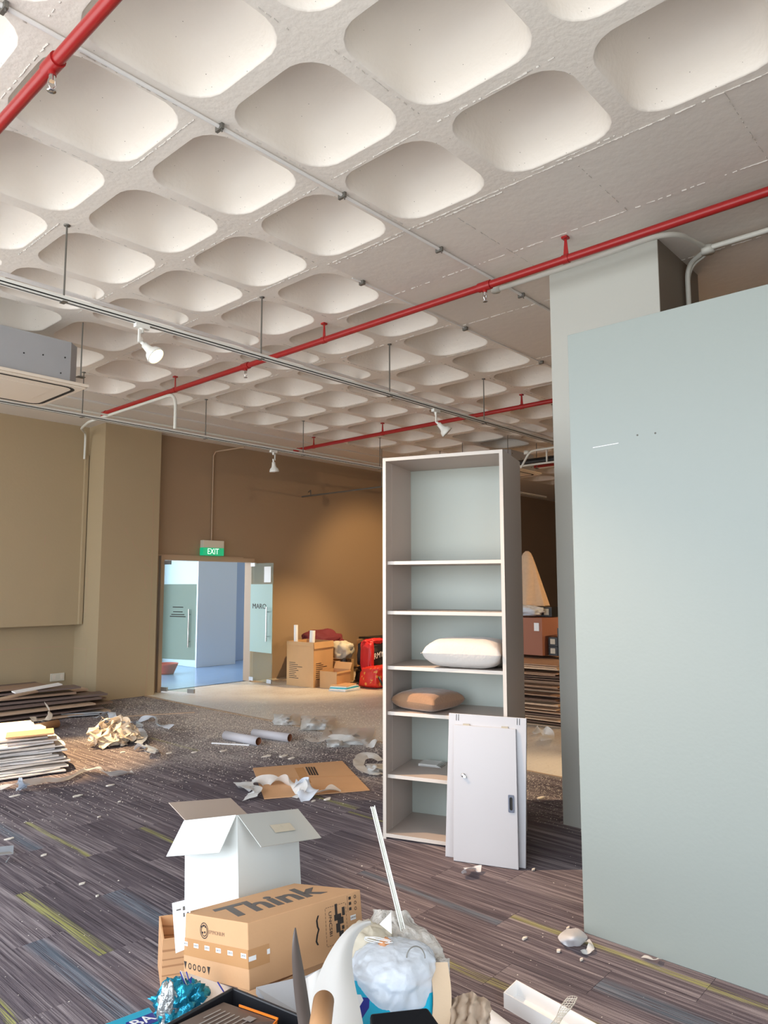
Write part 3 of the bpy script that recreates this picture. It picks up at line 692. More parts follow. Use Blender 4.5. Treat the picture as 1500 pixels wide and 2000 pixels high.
spotlight(9.9, 7.35, 3.365, aimat(9.9, 7.35, 3.2, 10.4, 9.9, 1.4), True, 'lit spotlight washing the brown wall behind the bookshelf', power=160, cone=85, color=(1, .66, .3))
spotlight(6.3, 1.35, tz, aimat(6.3, 1.35, 3.2, 5.2, 2.95, .0), True, 'lit spotlight behind the pale column', power=420, cone=46, color=(1, .72, .42))
spotlight(8.6, 1.35, tz, aimat(8.6, 1.35, 3.2, 8.6, 4.0, .3), True, 'lit spotlight on the hidden rear track', power=230, cone=90, color=(1, .68, .38))
spotlight(11.4, 1.35, tz, aimat(11.4, 1.35, 3.2, 11.0, 5.0, .5), True, 'lit spotlight at the far end of the hidden rear track', power=420, cone=100, color=(1, .68, .38))

def cassette(cx, cy, z0, h, label):
    t = thing('cassette_air_conditioner', label, 'air conditioner', (cx, cy, z0), 'ceiling cassette air conditioners')
    s = .42; c = .09
    pts = [(-s, -s+c), (-s+c, -s), (s-c, -s), (s, -s+c), (s, s-c), (s-c, s), (-s+c, s), (-s, s-c)]
    obj('casing', MB().slab([(cx+a, cy+b, z0+.035) for a, b in pts], (0, 0, h)), [M['acgrey']], t)
    s2 = .475; pn = MB()
    pn.slab([(cx-s2+.02, cy-s2+.02, z0), (cx+s2-.02, cy-s2+.02, z0), (cx+s2-.02, cy+s2-.02, z0), (cx-s2+.02, cy+s2-.02, z0)], (0, 0, .012))
    pn.slab([(cx-s2, cy-s2, z0+.012), (cx+s2, cy-s2, z0+.012), (cx+s2, cy+s2, z0+.012), (cx-s2, cy+s2, z0+.012)], (0, 0, .025))
    obj('face_panel', pn, [M['acwhite']], t, bevel=.008)
    rr = .1; q = .40; path = []
    for (sx, sy, a0) in ((1, 1, 0), (-1, 1, 90), (-1, -1, 180), (1, -1, 270)):
        for k in range(6): a = math.radians(a0+k*18); path.append(Vector((cx+sx*(q-rr)+rr*math.cos(a), cy+sy*(q-rr)+rr*math.sin(a), 0)))
    path.append(path[0]); L = MB()
    for a, b in zip(path[:-1], path[1:]):
        d = b-a; n = Vector((-d.y, d.x, 0)).normalized()*.016
        L.add([a-n+Vector((0, 0, z0-.001)), b-n+Vector((0, 0, z0-.001)), b+n+Vector((0, 0, z0-.001)), a+n+Vector((0, 0, z0-.001)), a-n+Vector((0, 0, z0+.004)), b-n+Vector((0, 0, z0+.004)), b+n+Vector((0, 0, z0+.004)), a+n+Vector((0, 0, z0+.004))],
              [(0, 3, 2, 1), (0, 1, 5, 4), (2, 3, 7, 6)])
    obj('air_slot', L, [M['slot']], t)
    obj('intake_grille', MB().slab([(cx-.27, cy-.27, z0-.004), (cx+.27, cy-.27, z0-.004), (cx+.27, cy+.27, z0-.004), (cx-.27, cy+.27, z0-.004)], (0, 0, .005)), [M['acwhite']], t, bevel=.003)
    for sx, sy in ((-1, -1), (1, -1), (1, 1), (-1, 1)):
        x, y = cx+sx*(s+.0), cy+sy*(s+.0); br = MB(); br.tube([(x, y, H), (x, y, z0+.1)], .006, 8); br.box(x-.03, y-.03, z0+.10, x+.03, y+.03, z0+.105)
        obj('hanging_rod', br, [M['rod']], t)
    g = MB()
    for a, z in ((-.3, .25), (-.05, .2), (.1, .22), (.25, .1), (.28, .24)): g.lathe((cx+a, cy-s-.001, z0+z), (0, -1, 0), [(0, .006), (.004, .006), (.004, 0)], 8)
    obj('screw', g, [M['slot']], t)
cassette(2.27, 6.355, 3.265, .35, 'grey cassette air conditioner hanging at the left edge of the ceiling')
cassette(9.58, 6.22, 3.34, .27, 'cassette air conditioner seen in the gap right of the bookshelf')
m = MB().tube([(9.0, 6.4, 3.36), (9.0, 1.0, 3.38)], .05, 12)
tag(obj('insulated_pipe', m, [M['black']]), 'black insulated pipe in the gap right of the bookshelf', 'pipe')
m = MB().tube(arc([(8.9, 6.3, 3.3), (8.9, 1.0, 3.32)], 4), .014, 8).tube(arc([(8.7, 5.3, 3.24), (8.7, 5.15, 3.46), (8.7, 1, 3.5)], 5, .08), .016, 8)
m.lathe((8.7, 5.2, 3.42), (0, 0, 1), [(0, 0), (0, .04), (.05, .04), (.05, 0)], 14).box(8.89, 4.99, 3.3, 8.91, 5.01, 3.5)
tag(obj('white_conduit', m, [M['conduit']]), 'white conduits with a round junction box right of the bookshelf', 'conduit')
m = MB().tube([(8.7, 9.94, 3.22), (8.7, 7.3, 3.22)], .014, 8)
m.tube([(8.7, 7.95, 3.22), (8.7, 7.95, H)], .006, 6).tube([(8.7, 9.7, 3.22), (8.7, 9.7, 3.32), (8.85, 9.93, 3.32)], .01, 6)
tag(obj('hanging_conduit', m, [M['rod']]), 'thin dark pipe hanging before the brown wall left of the bookshelf', 'pipe')

# ================================================================ BOOKSHELF AND LEANING DOORS
FL = Vector((3.515, 3.205, 0)); DR = Vector((.33, -.944, 0)).normalized(); DP = Vector((.944, .33, 0)).normalized(); Z = Vector((0, 0, 1))
SW, SD, SH, TH = .815, .50, 2.446, .022
shelf = thing('bookshelf', 'tall grey open bookshelf with six shelves standing on the carpet', 'bookshelf', FL)
def sframe(a, d, z, w, dd, h): return MB().frame(FL+DR*a+DP*d+Z*z, DR*w, DP*dd, Z*h)
obj('side_panel', sframe(0, .002, 0, TH, SD, SH), [M['shelfs']], shelf)
obj('side_panel', sframe(SW-TH, .002, 0, TH, SD, SH), [M['shelfs']], shelf)
obj('top_panel', sframe(TH, .002, SH-TH, SW-2*TH, SD, TH), [M['shelfs']], shelf)
obj('bottom_panel', sframe(TH, .002, .012, SW-2*TH, SD-.03, TH), [M['shelfs']], shelf)
obj('back_panel', sframe(TH, SD-.03, .012, SW-2*TH, .01, SH-TH-.013), [M['shelfb']], shelf)
e = MB()
for a, w, z, h in ((0, TH, 0, SH), (SW-TH, TH, 0, SH), (TH, SW-2*TH, SH-TH, TH), (TH, SW-2*TH, .012, TH)): e.frame(FL+DR*a+Z*z, DR*w, DP*.002, Z*h)
tags_child(obj('edge_banding', e, [M['edge']], shelf), 'pale edging round the front')
for z in (.37, .765, 1.055, 1.41, 1.735):
    s_ = obj('shelf_board', sframe(TH+.001, .027, z, SW-2*TH-.002, SD-.06, TH), [M['shelfs']], shelf)
    obj('shelf_edging', sframe(TH+.001, .025, z, SW-2*TH-.002, .002, TH), [M['edge']], s_)
st = sframe(TH, .105, .034, .0015, .012, SH-.06)
obj('shelf_standard', st, [M['shelfs']], shelf)

def leaning(a0, w, h, bottom, top, th, name, label, z0=0.):
    """board leaning on the shelf front: bottom offset in front of it, top offset"""
    up_ = (-DP*top+Z*h)-(-DP*bottom); up_ = up_.normalized()*math.hypot(h, bottom-top); n = up_.cross(DR).normalized()
    if n.dot(DP) > 0: n = -n
    o = FL+DR*a0-DP*bottom+Z*z0
    return o, up_, n
o, u_, n_ = leaning(.462, .475, .815, .125, .028, .018, '', '')
bt = thing('cabinet_backing', 'larger light grey board leaning against the bookshelf front, behind the door', 'board', o)
obj('board', MB().frame(o, DR*.478, n_*.018, u_), [M['door']], bt, bevel=.0015)
nt_ = MB()
for a in (.055, .43):
    for k in (-.008, .006): nt_.frame(o+n_*.0185+DR*(a+k)+u_*.95, DR*.003, n_*.001, u_*.045)
    nt_.frame(o+n_*.0185+DR*.055+u_*.005, DR*.003, n_*.001, u_*.035)
obj('slot_mark', nt_, [M['inkd']], bt)
o2 = FL+DR*.527-DP*.173+Z*.0
u2 = ((FL+DR*.50-DP*.058+Z*.752)-o2)
dr2 = (Vector((3.672, 2.285, 0))-Vector((3.537, 2.637, 0))).normalized(); n2 = u2.cross(dr2).normalized(); n2 = -n2 if n2.dot(DP) > 0 else n2
cd = thing('loose_door_panel', 'light grey cabinet door with slate recessed pull, leaning lowest on the bookshelf', 'door', o2)
obj('door_board', MB().frame(o2, dr2*.38, n2*.018, u2), [M['door']], cd, bevel=.002)
uu = u2.normalized()
def dp(a, b_, c=.018): return o2+dr2*a+uu*b_+n2*c
pl = MB(); c0 = dp(.345, .34)
def rrect(cx, cz, w, h, r, n=5):
    out = []
    for sx, sy, a0 in ((1, 1, 0), (-1, 1, 90), (-1, -1, 180), (1, -1, 270)):
        for k in range(n+1): a = math.radians(a0+90*k/n); out.append((cx+sx*(w-r)+r*math.cos(a), cz+sy*(h-r)+r*math.sin(a)))
    return out
outer = rrect(.345, .345, .017, .048, .006); inner = rrect(.345, .345, .009, .036, .009)
A = [dp(a, b_, .022) for a, b_ in outer]; B = [dp(a, b_, .022) for a, b_ in inner]; Cc = [dp(a, b_, .0185) for a, b_ in inner]; A0 = [dp(a, b_, .018) for a, b_ in outer]
pl.grid([A0+A0[:1], A+A[:1], B+B[:1], Cc+Cc[:1]], 0, False); pl.add(Cc, [tuple(range(len(Cc)))], 1)
obj('recessed_pull', pl, [M['pull'], M['slot']], cd)
obj('lock', MB().lathe(dp(.062, .475), n2, [(0, .012), (.008, .012), (.010, .006), (.010, 0)], 14).frame(dp(.062, .475, .026), dr2*.016, n2*.004, -uu*.012), [M['chrome']], cd)
for a in (.08, .315): obj('hinge', MB().frame(dp(a-.022, u2.length-.006, .006), dr2*.04, n2*.008, uu*.016), [M['hingeb']], cd)

def pillow(c, ax, ay, az, w, d, h, m, label, name='cushion', seed=0, sag=0):
    c, ax, ay, az = Vector(c), Vector(ax).normalized(), Vector(ay).normalized(), Vector(az)
    mb = MB(); n = 30
    for side in (1, -1):
        rows = []
        for i in range(n+1):
            r_ = []
            for j in range(n+1):
                u, v = i/n*2-1, j/n*2-1
                pin = 1-.10*(1-abs(u)**2)*abs(v)**3-.0; pin2 = 1-.10*(1-abs(v)**2)*abs(u)**3
                t = max(0, (1-u**4)*(1-v**4))**.42
                wr = 1+.05*nz((u*3, v*3, side), 1.5, seed)*t+.05*math.sin((u*11+v*3)+seed)*(abs(v)**4)*(1-abs(v))
                r_.append(c+ax*u*w/2*pin2+ay*v*d/2*pin+az*(side*h/2*t*wr+h/2*(1 if side > 0 else 1))*1.0)
            rows.append(r_)
        if side < 0: rows = rows[::-1]
        mb.grid(rows, 0, True)
    t = thing(name, label, 'cushion', (c.x, c.y, c.z))
    obj('cover', mb, [m], t)
    e_ = [c+ax*s_*w/2*(1-.10*0)+ay*(k/12*2-1)*d/2*.96+az*h/2 for s_ in (-1,) for k in range(13)]
    path = [c+ax*(-w/2)*(1-.1*(1-(k/12*2-1)**2))+ay*(k/12*2-1)*d/2+az*h/2 for k in range(13)]
    obj('seam_piping', MB().tube(path, .003, 6), [m], t)
    return t
pc = FL+DR*.53+DP*.17+Z*1.079
pillow(pc, DR, DP, Z, .52, .38, .185, M['cush1'], 'plump pale grey cushion on the bookshelf middle shelf', seed=3)
pc = FL+DR*.24+DP*.20+Z*.789
pillow(pc, (DR*.95-DP*.3), (DP*.95+DR*.3), Z, .36, .36, .125, M['cush2'], 'brown cushion on the shelf below the grey cushion', seed=9)
m = MB()
for k in range(4): m.frame(FL+DR*(.13+.004*k)+DP*(.30-.01*k)+Z*(.392+.0062*k), DR*(.16-.01*k), DP*.12, Z*.005)
tag(obj('folded_plastic', m, [M['film']]), 'folded clear plastic on the second lowest bookshelf shelf', 'plastic')

# ================================================================ CARTONS AND BAGS BY THE FAR WALL
def carton(name, label, o, ax, ay, h, m=None, flaps=(), group=None, cat='box', th=.006, inner=None, open_top=True):
    """open carton of real board: o = near corner, ax/ay = base edges"""
    m = m or M['card2']; o, ax, ay = Vector(o), Vector(ax), Vector(ay); t = thing(name, label, cat, o, group)
    nx, ny = ax.normalized()*th, ay.normalized()*th
    b = MB(); b.frame(o, ax, ny, Z*h); b.frame(o+ay-ny, ax, ny, Z*h); b.frame(o+ny, nx, ay-2*ny, Z*h); b.frame(o+ax-nx+ny, nx, ay-2*ny, Z*h); b.frame(o+nx+ny, ax-2*nx, ay-2*ny, Z*th)
    obj('body', b, [m], t)
    if not open_top: obj('lid', MB().frame(o+nx+ny+Z*(h-th), ax-2*nx, ay-2*ny, Z*th), [m], t)
    for (side, ang, L) in flaps:   # side 0: o..o+ax, 1: right, 2: far, 3: left
        p, q, out = [(o, o+ax, -ay), (o+ax, o+ax+ay, ax), (o+ay, o+ax+ay, ay), (o, o+ay, -ax)][side]
        out = out.normalized(); d = out*math.cos(math.radians(ang))+Z*math.sin(math.radians(ang))
        fb = MB().frame(p+Z*h, q-p, d*L, d.cross(q-p).normalized()*th*.6)
        obj('flap', fb, [m], t)
    return t
BX = P(612, 1344); AX = Vector((.52, .06, 0)); 
bl = P(562, 1335); brr = P(642, 1322)
ay_ = Vector((-.04, .60, 0)); ax_ = Vector((.52, .10, 0))
o_ = Vector((7.76, 8.55, 0))
bigc = carton('carton', 'tall open brown carton with printed panels by the brown wall', o_, ax_, ay_, .70, flaps=((3, -80, .06), (0, -82, .10)))
pr = MB()
for k in range(9):
    w = (.2, .28, .42, .25, .3, .22, .18, .24, .3)[k]
    pr.frame(o_+ay_*.9+Z*(.36-.03*k)-Vector((.0015, 0, 0)), -ay_.normalized()*w*.7, Vector((-.001, 0, 0)), Z*.009)
    pr.frame(o_+ax_*.12+Z*(.36-.03*k)+Vector((0, -.0015, 0)), ax_.normalized()*w*.7, Vector((0, -.001, 0)), Z*.009)
obj('print', pr, [M['inkd']], bigc)
for k, (a, b_, c_, r_, lb) in enumerate(((.13, .75, .36, .034, 'white foam roll standing at the left of the tall brown carton'), (.25, .3, .24, .045, 'shorter white roll leaning inside the tall brown carton'))):
    p0 = o_+ax_*a+ay_*b_+Z*.1; p1 = o_+ax_*(a-.02+.12*k)+ay_*b_+Z*(.70+c_*.72)
    mb = MB().tube([p0, p1], r_, 14); tag(obj('foam_roll', mb, [M['paper']]), lb, 'roll', None)
s1 = Vector((7.90, 8.17, 0))
sc_ = carton('carton', 'small open golden carton in front of the tall brown carton', s1, (.40, .10, 0), (-.05, .33, 0), .26, M['card2'], flaps=((0, -75, .03), (1, 60, .12)))
c2 = carton('carton', 'low brown carton behind the small golden carton', (8.36, 8.62, 0), (.42, .05, 0), (-.03, .34, 0), .36, M['card2'], open_top=False)
c3 = carton('carton', 'brown carton against the brown wall under the dark sheet', (9.7, 9.0, 0), (.75, .0, 0), (0, .5, 0), .6, M['card2'], open_top=False)
c4 = carton('carton', 'brown carton holding the maroon cloth behind the tall carton', (8.36, 9.18, 0), (.6, .0, 0), (0, .5, 0), .56, M['card'], open_top=False)
def blob(c, a, b_, c_, amp=.25, f=1.6, seed=0, n=22, flat=True, p=2.4, ridge=0):
    c = Vector(c); rows = []
    for i in range(n+1):
        th = PI*i/n; r_ = []
        for j in range(n*2):
            ph = 2*PI*j/(n*2); d = Vector((math.sin(th)*math.cos(ph), math.sin(th)*math.sin(ph), math.cos(th)))
            k = 1+amp*nz(d, f, seed)+amp*.55*nz(d, f*2.7, seed+5)+amp*.3*abs(nz(d, f*6, seed+9))
            if ridge: k += ridge*(.5-abs(nz(d, 4.5, seed+11)))+ridge*.6*(.4-abs(nz(d, 9, seed+13)))
            e = [math.copysign(abs(q)**(2/p), q) for q in d]
            v = Vector((e[0]*a, e[1]*b_, e[2]*c_))*k
            if flat: v.z = max(v.z, -c_*.82)
            r_.append(c+v)
        rows.append(r_)
    return MB().grid(rows[::-1], 0, True, True)
t_ = tag(obj('maroon_cloth', blob((8.72, 9.38, .66), .42, .22, .15, .3, 1.4, 2), [M['maroon']]), 'maroon cloth bundle heaped on a carton by the wall', 'cloth')
t_ = tag(obj('crumpled_bag', blob((8.58, 8.75, .52), .19, .18, .16, .3, 1.8, 6), [M['offwhite']]), 'crumpled off-white bag on the low brown carton', 'bag')
t_ = tag(obj('dark_bag', blob((8.38, 8.5, .2), .07, .08, .2, .3, 1.8, 16), [M['blackbag']]), 'dark blue bag wedged right of the tall carton', 'bag')
t_ = tag(obj('suitcase_board', MB().frame((9.65, 8.9, .62), (.9, -.05, 0), (0, .5, 0), (0, 0, .035)), [M['black']]), 'flat black board lying on the cartons behind the bags', 'board')
g_ = thing('shopping_bag', 'red and black carrier bag with slanted white lettering', 'bag', (8.55, 8.25, 0))
bb = blob((8.80, 8.25, .47), .25, .14, .21, .16, 1.5, 21, p=4)
obj('bag_body', bb, [M['blackbag']], g_)
obj('red_gusset', blob((8.57, 8.15, .44), .06, .12, .24, .18, 1.6, 31, p=4), [M['redbag']], g_)
obj('red_rim', blob((8.80, 8.22, .68), .24, .11, .045, .3, 2.5, 33), [M['redbag']], g_)
text('lettering', 'RMY', (8.76, 8.085, .46), (.95, .1, .12), (0, 0, 1), .13, M['paper'], g_, .002, .2)
text('lettering', 'SIM', (8.95, 8.10, .50), (.95, .1, .3), (0, 0, 1), .09, M['paper'], g_, .002, .2)
tag(obj('black_bag', blob((8.98, 8.32, .13), .38, .2, .14, .2, 1.5, 41, p=4), [M['blackbag']]), 'black bag under the lettered carrier bag', 'bag')
rb = thing('patterned_bag', 'red and gold patterned fabric bag lying on the floor by the bookshelf', 'bag', (8.5, 7.85, 0))
obj('bag_body', blob((8.55, 7.86, .155), .30, .19, .17, .15, 1.4, 51, p=5), [M['redbagp']], rb)
obj('carry_handle', MB().tube(arc([(8.34, 7.72, .22), (8.30, 7.60, .12), (8.36, 7.62, .05), (8.46, 7.65, .16)], 6, .08), .016, 8), [M['blackbag']], rb)
for k in range(5):
    c = Vector((7.78+.03*k, 7.86+.02*k, .003+.014*k)); a = .2*k
    tag(obj('flat_packet', MB().frame(c, (.34*math.cos(a*.4), .34*math.sin(a*.4), 0), (-.1, .26, 0), (0, 0, .012)), [[M['film2'], M['paper'], M['cyan'], M['paper'], M['card']][k]]),
        ['clear plastic packet lying lowest in the pile before the golden carton', 'white packet second in the small floor pile before the golden carton', 'pale blue packet showing in the small pile before the golden carton', 'white packet near the top of the small floor pile', 'tan card topmost on the small floor pile before the golden carton'][k], 'packet', 'packets on the floor before the cartons')

# ================================================================ BOARD STACKS
def plank(o, ax, ay, th, m, name, label, group, tilt=0., end=False, torn=0):
    o, ax, ay = Vector(o), Vector(ax), Vector(ay)
    if torn:
        mb = MB(); n = 9; pts = [o+ax*0]
        q = [o+ax*(k/n)+ay*(torn*R.uniform(-1, 1)) for k in range(n+1)]+[o+ax*(1+torn*R.uniform(-1, 1)*.6)+ay*(k/5) for k in range(1, 5)]+[o+ax*(1-k/n)+ay*(1+torn*R.uniform(-1, 1)) for k in range(n+1)]
        up_ = ax.cross(ay).normalized()*th
        if up_.z < 0: up_ = -up_
        mb.slab(q, up_); return tag(obj(name, mb, m), label, 'board', group)
    up_ = ax.cross(ay).normalized()*th
    if up_.z < 0: up_ = -up_
    return tag(obj(name, MB().frame(o, ax, ay, up_), m), label, 'board', group)
# A: long brown laminate planks against the left wall
rA = random.Random(11)
base = Vector((3.05, 9.15, 0)); z = .002
for k in range(22):
    L = rA.uniform(2.3, 3.0); wd = rA.uniform(.16, .24); th = rA.choice((.012, .016, .018))
    ex = 4.75-rA.uniform(0, .45)-(.25 if k > 14 else 0)-(.5 if k > 18 else 0)
    row = k % 3; y0 = 8.75+row*.33+rA.uniform(-.05, .05)+k*.022; a = math.radians(rA.uniform(-9, 5)+2)
    d = Vector((math.cos(a), math.sin(a), 0)); w_ = Vector((-math.sin(a), math.cos(a), 0))
    e_ = Vector((ex, y0, 0)); zz = .004+(k//3)*.05+row*.012
    tl = rA.uniform(-.01, .018)
    plank(e_-d*L+Z*zz, d*L+Z*tl, w_*wd*1.5+Z*.0, th+.006, [rA.choice((M['wood'], M['wood2'], M['wood'], M['wood3']))], 'laminate_plank',
          ('dusty brown laminate plank low in the heap against the olive wall' if k < 8 else 'dusty brown laminate plank midway up the heap against the olive wall' if k < 15 else 'dusty brown laminate plank high in the heap against the olive wall') if k < 20 else ['brown plank on top of the heap below the wall socket', 'topmost dark plank of the heap at the left edge'][k-20], 'laminate planks heaped by the olive wall')
plank(P(30, 1355, .44), P(122, 1338, .46)-P(30, 1355, .44), Vector((.02, .16, 0)), .012, [M['paper']], 'white_strip', 'white painted strip of board lying on top of the plank heap', None)
plank(P(0, 1368, .38), P(75, 1352, .40)-P(0, 1368, .38), Vector((.02, .12, 0)), .012, [M['wood3']], 'pale_strip', 'pale thin board near the top of the plank heap at left edge', None)
for k, (a, b_, zz) in enumerate((((105, 1402), (195, 1396), .02), ((120, 1396), (205, 1392), .035))):
    p, q = P(*a, zz), P(*b_, zz)
    plank(p, q-p, Vector((.0, .1, 0)), .01, [M['galv']], 'metal_profile', ['grey metal profile on the floor beside the plank heap, lower one', 'grey metal profile on the floor beside the plank heap, upper one'][k], None)
# B: torn plasterboard stack
rB = random.Random(5); zB = .004
for k in range(17):
    th = rB.choice((.010, .012, .014)); a = math.radians(rB.uniform(-5, 5)-12)
    d = Vector((math.cos(a), math.sin(a), 0)); w_ = Vector((-math.sin(a), math.cos(a), 0))
    c = Vector((2.92+rB.uniform(-.07, .05)-.004*k, 6.35+rB.uniform(-.05, .05)+.01*k, zB))
    plank(c-d*1.3, d*1.3+Z*rB.uniform(-.008, .008), w_*rB.uniform(.8, .95), th, [rB.choice((M['plaster'], M['plasteredge'], M['plaster']))], 'plasterboard_sheet',
          'topmost torn plasterboard sheet, lit by the spotlight at the left edge' if k == 16 else 'lowest torn plasterboard sheet of the stack, resting on the carpet' if k == 0 else 'second highest torn plasterboard sheet, just under the lit topmost one' if k == 15 else 'torn white plasterboard sheet in the %s of the stack at the left edge' % ('lower half' if k < 8 else 'upper half'), 'plasterboard sheets in the left stack', torn=.025)
    zB += th+rB.uniform(.004, .008)
plank((2.45, 6.52, zB+.012), (.36, -.10, 0), (.09, .22, 0), .014, [M['card']], 'board_offcut', 'pinkish board offcut lying on the plasterboard stack', None)
# C: ply sheets behind the bookshelf
rC = random.Random(8); zC = .003
for k in range(40):
    th = rC.choice((.009, .012, .016)); a = math.radians(rC.uniform(-7, 7)+4+(12-k*.3)*.5)
    d = Vector((math.cos(a), math.sin(a), 0)); w_ = Vector((-math.sin(a), math.cos(a), 0))
    c = Vector((7.5+rC.uniform(-.12, .12), 4.1+rC.uniform(-.04, .04), zC))
    plank(c, d*2.0+Z*rC.uniform(-.003, .004), w_*1.1, th, [rC.choice((M['ply'], M['ply2'], M['ply'], M['ply3']))], 'ply_sheet',
          'topmost pale ply sheet of the stack behind the bookshelf' if k == 39 else 'lowest ply sheet of the stack behind the bookshelf, on the floor' if k == 0 else 'thin ply sheet in the %s of the stack behind the bookshelf' % ('bottom quarter', 'second quarter from the floor', 'third quarter from the floor', 'top quarter')[k//10], 'ply sheets stacked behind the bookshelf', torn=.012)
    zC += th+rC.uniform(.003, .008)
zT = zC+.03
plank(P(1028, 1402, .01), P(1092, 1382, .1)-P(1028, 1402, .01), Vector((.05, .1, 0)), .02, [M['ply2']], 'splintered_board', 'splintered board end leaning at the foot of the ply stack', None)
# goods on the ply stack
bx = lambda u, v, x: PX(u, v, x)
q = carton('carton', 'reddish brown carton on the ply stack, left of the small black boxes', (8.0, 4.62, zT), (.45, -.02, 0), (.02, .62, 0), .46, M['redcard'], open_top=False)
obj('address_label', MB().frame((7.998, 4.66, zT+.3), (-.002, 0, 0), (0, .07, 0), (0, 0, .1)), [M['paper']], q)
for k in range(3):
    for j in range(2):
        if k == 2 and j == 0: continue
        c = Vector((8.1, 4.60-.125*j-.13, zT+.115*k)); s_ = thing('storage_box', ['small dark box at the bottom', 'small dark box in the middle', 'small dark box at the top'][k]+' of the pile beside the reddish carton'+(', left column' if j == 0 else ', right column'), 'box', c, 'small dark boxes on the ply stack')
        obj('box_body', MB().frame(c, (.25, 0, 0), (0, .12, 0), (0, 0, .11)), [M['black']], s_)
        obj('white_label', MB().frame(c+Vector((-.001, .03, .025)), (-.001, 0, 0), (0, .065, 0), (0, 0, .065)), [M['offwhite']], s_)
tag(obj('clear_bundle', blob((8.15, 4.95, zT+.54), .16, .24, .07, .3, 2, 61), [M['film2']]), 'clear wrapped bundle on the reddish carton', 'bundle')
tag(obj('dark_case', MB().frame((8.25, 4.62, zT+.47), (.3, 0, 0), (0, .24, 0), (0, 0, .12)).frame((8.248, 4.66, zT+.49), (-.002, 0, 0), (0, .07, 0), (0, 0, .08), 1).frame((8.248, 4.76, zT+.49), (-.002, 0, 0), (0, .07, 0), (0, 0, .08), 1), [M['black'], M['offwhite']]), 'dark case with two pale labels beside the clear bundle', 'case')
# cream cloth draped over a tall form
rows = []
for i in range(26):
    s_ = i/25; r_ = []; zz = zT+.60+(1-s_)*.72
    rad = .045+.17*s_**.75 if s_ > .16 else .085*(s_/.16)**.5
    rad = .02 if i == 0 else (.05+.19*max(0, s_-.05)**.8)
    for j in range(40):
        ph = 2*PI*j/40; f_ = 1+(.12*math.sin(ph*7+s_*2)+.06*math.sin(ph*13))*s_
        r_.append(Vector((8.4+rad*f_*math.cos(ph), 5.05+rad*1.1*f_*math.sin(ph), zz)))
    rows.append(r_)
tag(obj('draped_form', MB().grid(rows, 0, True, True), [M['ply2']]), 'tall cone of cream cloth standing on the goods behind the bookshelf', 'cloth')

# ================================================================ THINGS ON THE FLOOR
def roll(a, b_, r, label, outer, name='cardboard_tube'):
    a, b_ = Vector(a), Vector(b_); d = (b_-a); L = d.length
    t = thing(name, label, 'tube', (a.x, a.y, 0), 'cardboard tubes lying on the floor')
    obj('tube_wall', MB().lathe(a, d, [(0, r*.86), (0, r), (L, r), (L, r*.86)], 24), [outer], t)
    obj('tube_core', MB().lathe(a, d, [(L-.001, r*.86), (.001, r*.86)], 24), [M['tubein']], t)
    return t
roll(P(440, 1436, .045), P(505, 1448, .045), .045, 'pale cardboard tube lying left of another before the hard floor', M['tube'])
roll(P(495, 1432, .045), P(566, 1441, .045), .045, 'pale cardboard tube lying right of another, open brown end showing', M['tube'])
roll(P(60, 1424, .05), P(112, 1413, .05), .045, 'kraft tube with open end under the plank heap', M['kraft'])
cb = thing('cardboard_sheet', 'flattened brown cardboard sheet lying on the carpet left of the bookshelf', 'cardboard', P(600, 1520))
cps = [P(494, 1502), P(516, 1562), P(722, 1545), P(668, 1488)]
obj('sheet_board', MB().slab([p+Z*.003 for p in cps], Z*.007), [M['card']], cb)
f1, f2 = (cps[0]*.58+cps[1]*.42), (cps[3]*.45+cps[2]*.55)
obj('crease', MB().frame(f1+Z*.0101, f2-f1, (f2-f1).cross(Z).normalized()*.006, Z*.0006), [M['tape']], cb)
obj('tape_strip', MB().frame(P(575, 1500, .0102), P(590, 1530, .0102)-P(575, 1500, .0102), P(592, 1499, .01)-P(575, 1500, .01), Z*.0005), [M['tape']], cb)
pr = MB()
for k in range(4): a = P(596+k*5, 1498, .0105); b_ = P(604+k*5, 1514, .0105); pr.frame(a, b_-a, Vector((.012, -.01, 0)), Z*.0005)
obj('print', pr, [M['inkd']], cb)

def ribbon(pts, w, label, m, name='film_strip', cat='plastic', seed=0, curl=.5, zmin=.002, th=.0012, lift=.02):
    pts = [Vector(p) for p in pts]; n = 10*(len(pts)-1); rows = []
    def cr(t):
        i = min(int(t), len(pts)-2); f = t-i; p0, p1, p2, p3 = pts[max(i-1, 0)], pts[i], pts[i+1], pts[min(i+2, len(pts)-1)]
        return .5*((2*p1)+(-p0+p2)*f+(2*p0-5*p1+4*p2-p3)*f*f+(-p0+3*p1-3*p2+p3)*f**3)
    for k in range(n+1):
        t = k/n*(len(pts)-1); p = cr(t); q = cr(min(t+.02, len(pts)-1)); q0 = cr(max(t-.02, 0)); d = (q-q0).normalized()
        a = curl*3*nz((t*.9, seed, 0), 1.0, seed); s_ = d.cross(Z); s_ = s_.normalized() if s_.length > 1e-6 else Vector((1, 0, 0))
        wv = s_*math.cos(a)+Z*math.sin(a); r_ = []
        for j in range(5):
            f = j/4-.5; pp = p+wv*w*f*(1+.25*nz((t*2, seed, 5), 1.0)); pp.z += lift*max(0, nz((pp.x*9, pp.y*9, seed), 1.0))
            if pp.z < zmin+th: pp.z = zmin+th
            r_.append(pp)
        rows.append(r_)
    return tag(obj(name, MB().sheet(rows, th), [m]), label, cat)
ribbon([P(475, 1540, .02), P(495, 1530, .03), P(530, 1525, .03), P(570, 1528, .05), P(590, 1540, .06), P(585, 1550, .03), P(630, 1545, .04), P(660, 1540, .02)], .12, 'clear film strip lying over the flattened cardboard sheet', M['film'], seed=3, curl=.6)
